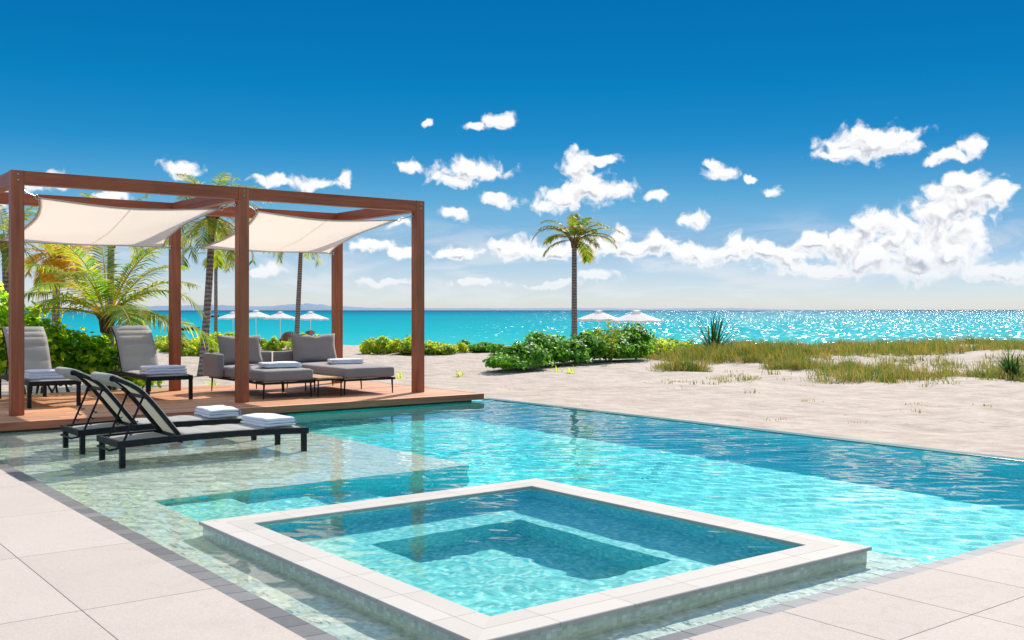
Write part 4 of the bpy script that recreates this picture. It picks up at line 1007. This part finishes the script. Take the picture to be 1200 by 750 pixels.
# ------------------------------------------------------------------ dune grass
def grass():
    rnd = random.Random(5); mb = MB(); V = mb.v; Fc = mb.f
    def tuft(p, n, L, spread, w):
        for _ in range(n):
            a_ = rnd.random() * 6.28; e = abs(rnd.gauss(0, spread)); q = Vector((p.x + rnd.gauss(0, .10), p.y + rnd.gauss(0, .10), p.z - .01)); l = L * rnd.uniform(.5, 1.15)
            dh = Vector((math.cos(a_), math.sin(a_), 0)) * math.sin(e) + Vector((RT[0], RT[1], 0)) * -.12; m1 = q + (dh * .5 + Vector((0, 0, math.cos(e) * .6))) * l; e1 = m1 + (dh * .9 + Vector((0, 0, math.cos(e) * .38))) * l * .55
            b_ = rnd.random() * 3.14; s = Vector((math.cos(b_), math.sin(b_), 0)) * w * .5
            k = len(V); V.extend([tuple(q - s), tuple(q + s), tuple(m1 + s * .8), tuple(m1 - s * .8), tuple(e1)])
            Fc.append([k, k + 1, k + 2, k + 3]); Fc.append([k + 3, k + 2, k + 4]); mb.uv.extend([(0, 0)] * 7); mb.smooth.extend([False] * 2); mb.mi.extend([0, 0])
    # zones: (bearing0, bearing1, base height in view 0/1 as distance, tufts, length, density threshold)
    zones = [(765, 975, 26.0, 33.5, 900, .46, -.20), (940, 1290, 32, 41, 1200, .44, -.35), (945, 1290, 21.8, 27.5, 520, .34, .0), (760, 960, 33, 38, 430, .40, -.3), (900, 1290, 27, 33, 110, .26, .1), (760, 1290, 20.2, 30, 120, .20, -.1), (590, 1290, 14, 22, 14, .10, -.5), (1150, 1300, 21.2, 24, 140, .32, -.2), (690, 830, 29.5, 33, 90, .16, 0.)]
    for (b0, b1, d0, d1, n, L, th) in zones:
        c = 0; tries = 0
        while c < n and tries < n * 8:
            tries += 1; b = rnd.uniform(b0, b1); d = rnd.uniform(d0, d1); p_ = on(b, d)
            nv = noise.noise(Vector((p_.x * .35, p_.y * .35, 7.))) + .45 * noise.noise(Vector((p_.x * 1.3, p_.y * 1.3, 2.))) - .22 * (1 - min(1, (d - d0) / .8, (d1 - d) / .8))
            if nv < th: continue
            edge = min(1, (b - b0) / 40, (b1 - b) / 40 if b1 < 1200 else 1)
            if rnd.random() > edge + .15: continue
            tuft(p_, rnd.randint(8, 24), L * rnd.uniform(.4, 1.35) * (.6 + .4 * edge), .8, .009 + .00022 * d); c += 1
    tag(mb.build('dune_grass', M['grass']), 'golden green dune grass on the beach', 'grass', kind='stuff')
grass()

# ------------------------------------------------------------------ beach parasols and chairs
def parasol(b, d, zt, w, lab, proto=None):
    p = on(b, d); h = zt - p.z
    root = tag(empty('beach_parasol', p, R(YAW + 20)), lab, 'parasol', 'white parasols on the beach'); root['label'] = lab
    mb = MB(); rise = w * .17; n = 8; m_ = 5
    vs = []
    for j in range(m_ + 1):
        t = j / m_
        for k in range(n * 4):
            a_ = 2 * math.pi * k / (n * 4); pan = abs(((k % 4) / 4) - .5) * 2
            r_ = w / 2 * t * (math.cos(math.pi / n) / math.cos(((a_ + math.pi / n) % (2 * math.pi / n)) - math.pi / n))
            vs.append((r_ * math.cos(a_), r_ * math.sin(a_), h - .06 - rise * (t ** .92) - .03 * t * (1 - pan) * 1.))
    N = n * 4; fs = [(j * N + k, j * N + (k + 1) % N, (j + 1) * N + (k + 1) % N, (j + 1) * N + k) for j in range(m_) for k in range(N)]
    mb.add(vs, fs, None, False)
    low = [(x, y, z - .09) for (x, y, z) in vs[-N:]]; mb.add(vs[-N:] + low, [(k, (k + 1) % N, N + (k + 1) % N, N + k) for k in range(N)])
    cn = mb.build('canopy', M['parasol'], root); md = cn.modifiers.new('thickness', 'SOLIDIFY'); md.thickness = .006
    mb = MB(); mb.tube([(0, 0, h - rise * .45), (0, 0, h - .03), ], .13 * w / 3, 12); v2 = MB()
    vs = [(w * .10 * math.cos(2 * math.pi * k / 12), w * .10 * math.sin(2 * math.pi * k / 12), h - .075) for k in range(12)] + [(0, 0, h)]
    v2.add(vs, [(k, (k + 1) % 12, 12) for k in range(12)]); v2.build('top_cap', M['parasol'], root)
    mb = MB(); mb.tube([(0, 0, -.2), (0, 0, h - .07)], .024, 8); mb.build('pole', M['white_paint'], root)
    mb = MB()
    for k in range(8):
        a_ = 2 * math.pi * k / 8; mb.tube([(0, 0, h - .1), (w * .48 * math.cos(a_), w * .48 * math.sin(a_), h - .1 - rise)], .01, 5)
    mb.build('ribs', M['stem'], root)
parasol(273, 75, 1.30, 2.4, 'white beach parasol mostly hidden behind the middle front post')
parasol(300, 75, 1.42, 2.55, 'white beach parasol showing just right of the middle front post')
parasol(328.5, 72, 1.32, 2.3, 'white beach parasol between the middle front post and the thin palm')
parasol(364, 70, 1.33, 2.55, 'white beach parasol between the thin palm and the back right post')
parasol(702, 56, 1.42, 2.55, 'white beach parasol just right of the lone palm trunk')
parasol(746, 55, 1.42, 2.95, 'rightmost and widest white beach parasol beyond the green bush')
def beach_chair(b, d, rz, lab):
    p = on(b, d); root = tag(empty('beach_chair', p, rz), lab, 'chair', 'brown wooden beach chairs'); root.scale = (.9, .9, .66)
    mb = MB()
    for k in range(6): mb.bar((-.25 + k * .1, .0, .42), (-.25 + k * .1, -.15, .40), .085, .02)
    mb.bar((-.28, .25, .38), (.28, .25, .38), .08, .03); mb.box((-.27, -.15, .34), (.27, .35, .37), .004); mb.build('seat', M['chairw'], root)
    mb = MB()
    for k in range(6): mb.bar((-.25 + k * .1, .33, .36), (-.27 + k * .108, .68, 1.05 + .08 * math.sin(math.pi * k / 5)), .085, .02)
    mb.build('backrest', M['chairw'], root)
    for s in (-1, 1):
        mb = MB(); mb.box((s * .33 - .05, -.2, .56), (s * .33 + .05, .45, .59), .004); mb.build('armrest', M['chairw'], root)
        for y_ in (-.15, .38): mb = MB(); mb.bar((s * .3, y_, -.08), (s * .3, y_, .56), .05, .05); mb.build('leg', M['chairw'], root)
M['chairw'] = simple('weathered red brown wood', (.20, .08, .045), .6, 0, .25, 20)
beach_chair(326, 52, R(200), 'brown wooden beach chair left of its partner, seen over the nearer sofa')
beach_chair(336, 51, R(170), 'brown wooden beach chair just right of the first, near the thin palm')
beach_chair(355, 50, R(190), 'brown wooden beach chair right of the thin palm trunk')
# boats
def boat(b, d, L, lab, hullm, rz):
    p = pos(b, d, -1.6); root = tag(empty('motor_boat', p, rz), lab, 'boat'); mb = MB(); n = 10; vs = []
    for i in range(n + 1):
        t = i / n; w_ = .17 * L * (1 - t ** 3) ** .7 if t < 1 else 0.; k = .10 * L * (1 + .5 * t * t)
        vs += [(L * (t - .5), -w_, k), (L * (t - .5), -w_ * .6, -.03 * L), (L * (t - .5), w_ * .6, -.03 * L), (L * (t - .5), w_, k)]
    fs = []
    for i in range(n):
        for j in range(3): fs.append((i * 4 + j, i * 4 + 4 + j, i * 4 + 5 + j, i * 4 + 1 + j))
        fs.append((i * 4 + 3, i * 4 + 7, i * 4 + 4, i * 4))
    fs.append((0, 1, 2, 3)); mb.add(vs, fs); mb.build('hull', hullm, root)
    mb = MB(); mb.box((-.18 * L, -.10 * L, .11 * L), (.12 * L, .10 * L, .20 * L), .02 * L); mb.build('cabin', M['white_paint'], root)
M['hull'] = simple('dark boat hull', (.04, .05, .07), .3)
boat(219, 150, 3.6, 'low dark boat with a white deckhouse on the sea beside the back middle post', M['hull'], R(YAW - 80))
boat(249, 420, 5.5, 'tiny boat far out between the two palm trunks', M['hull'], R(YAW - 95))
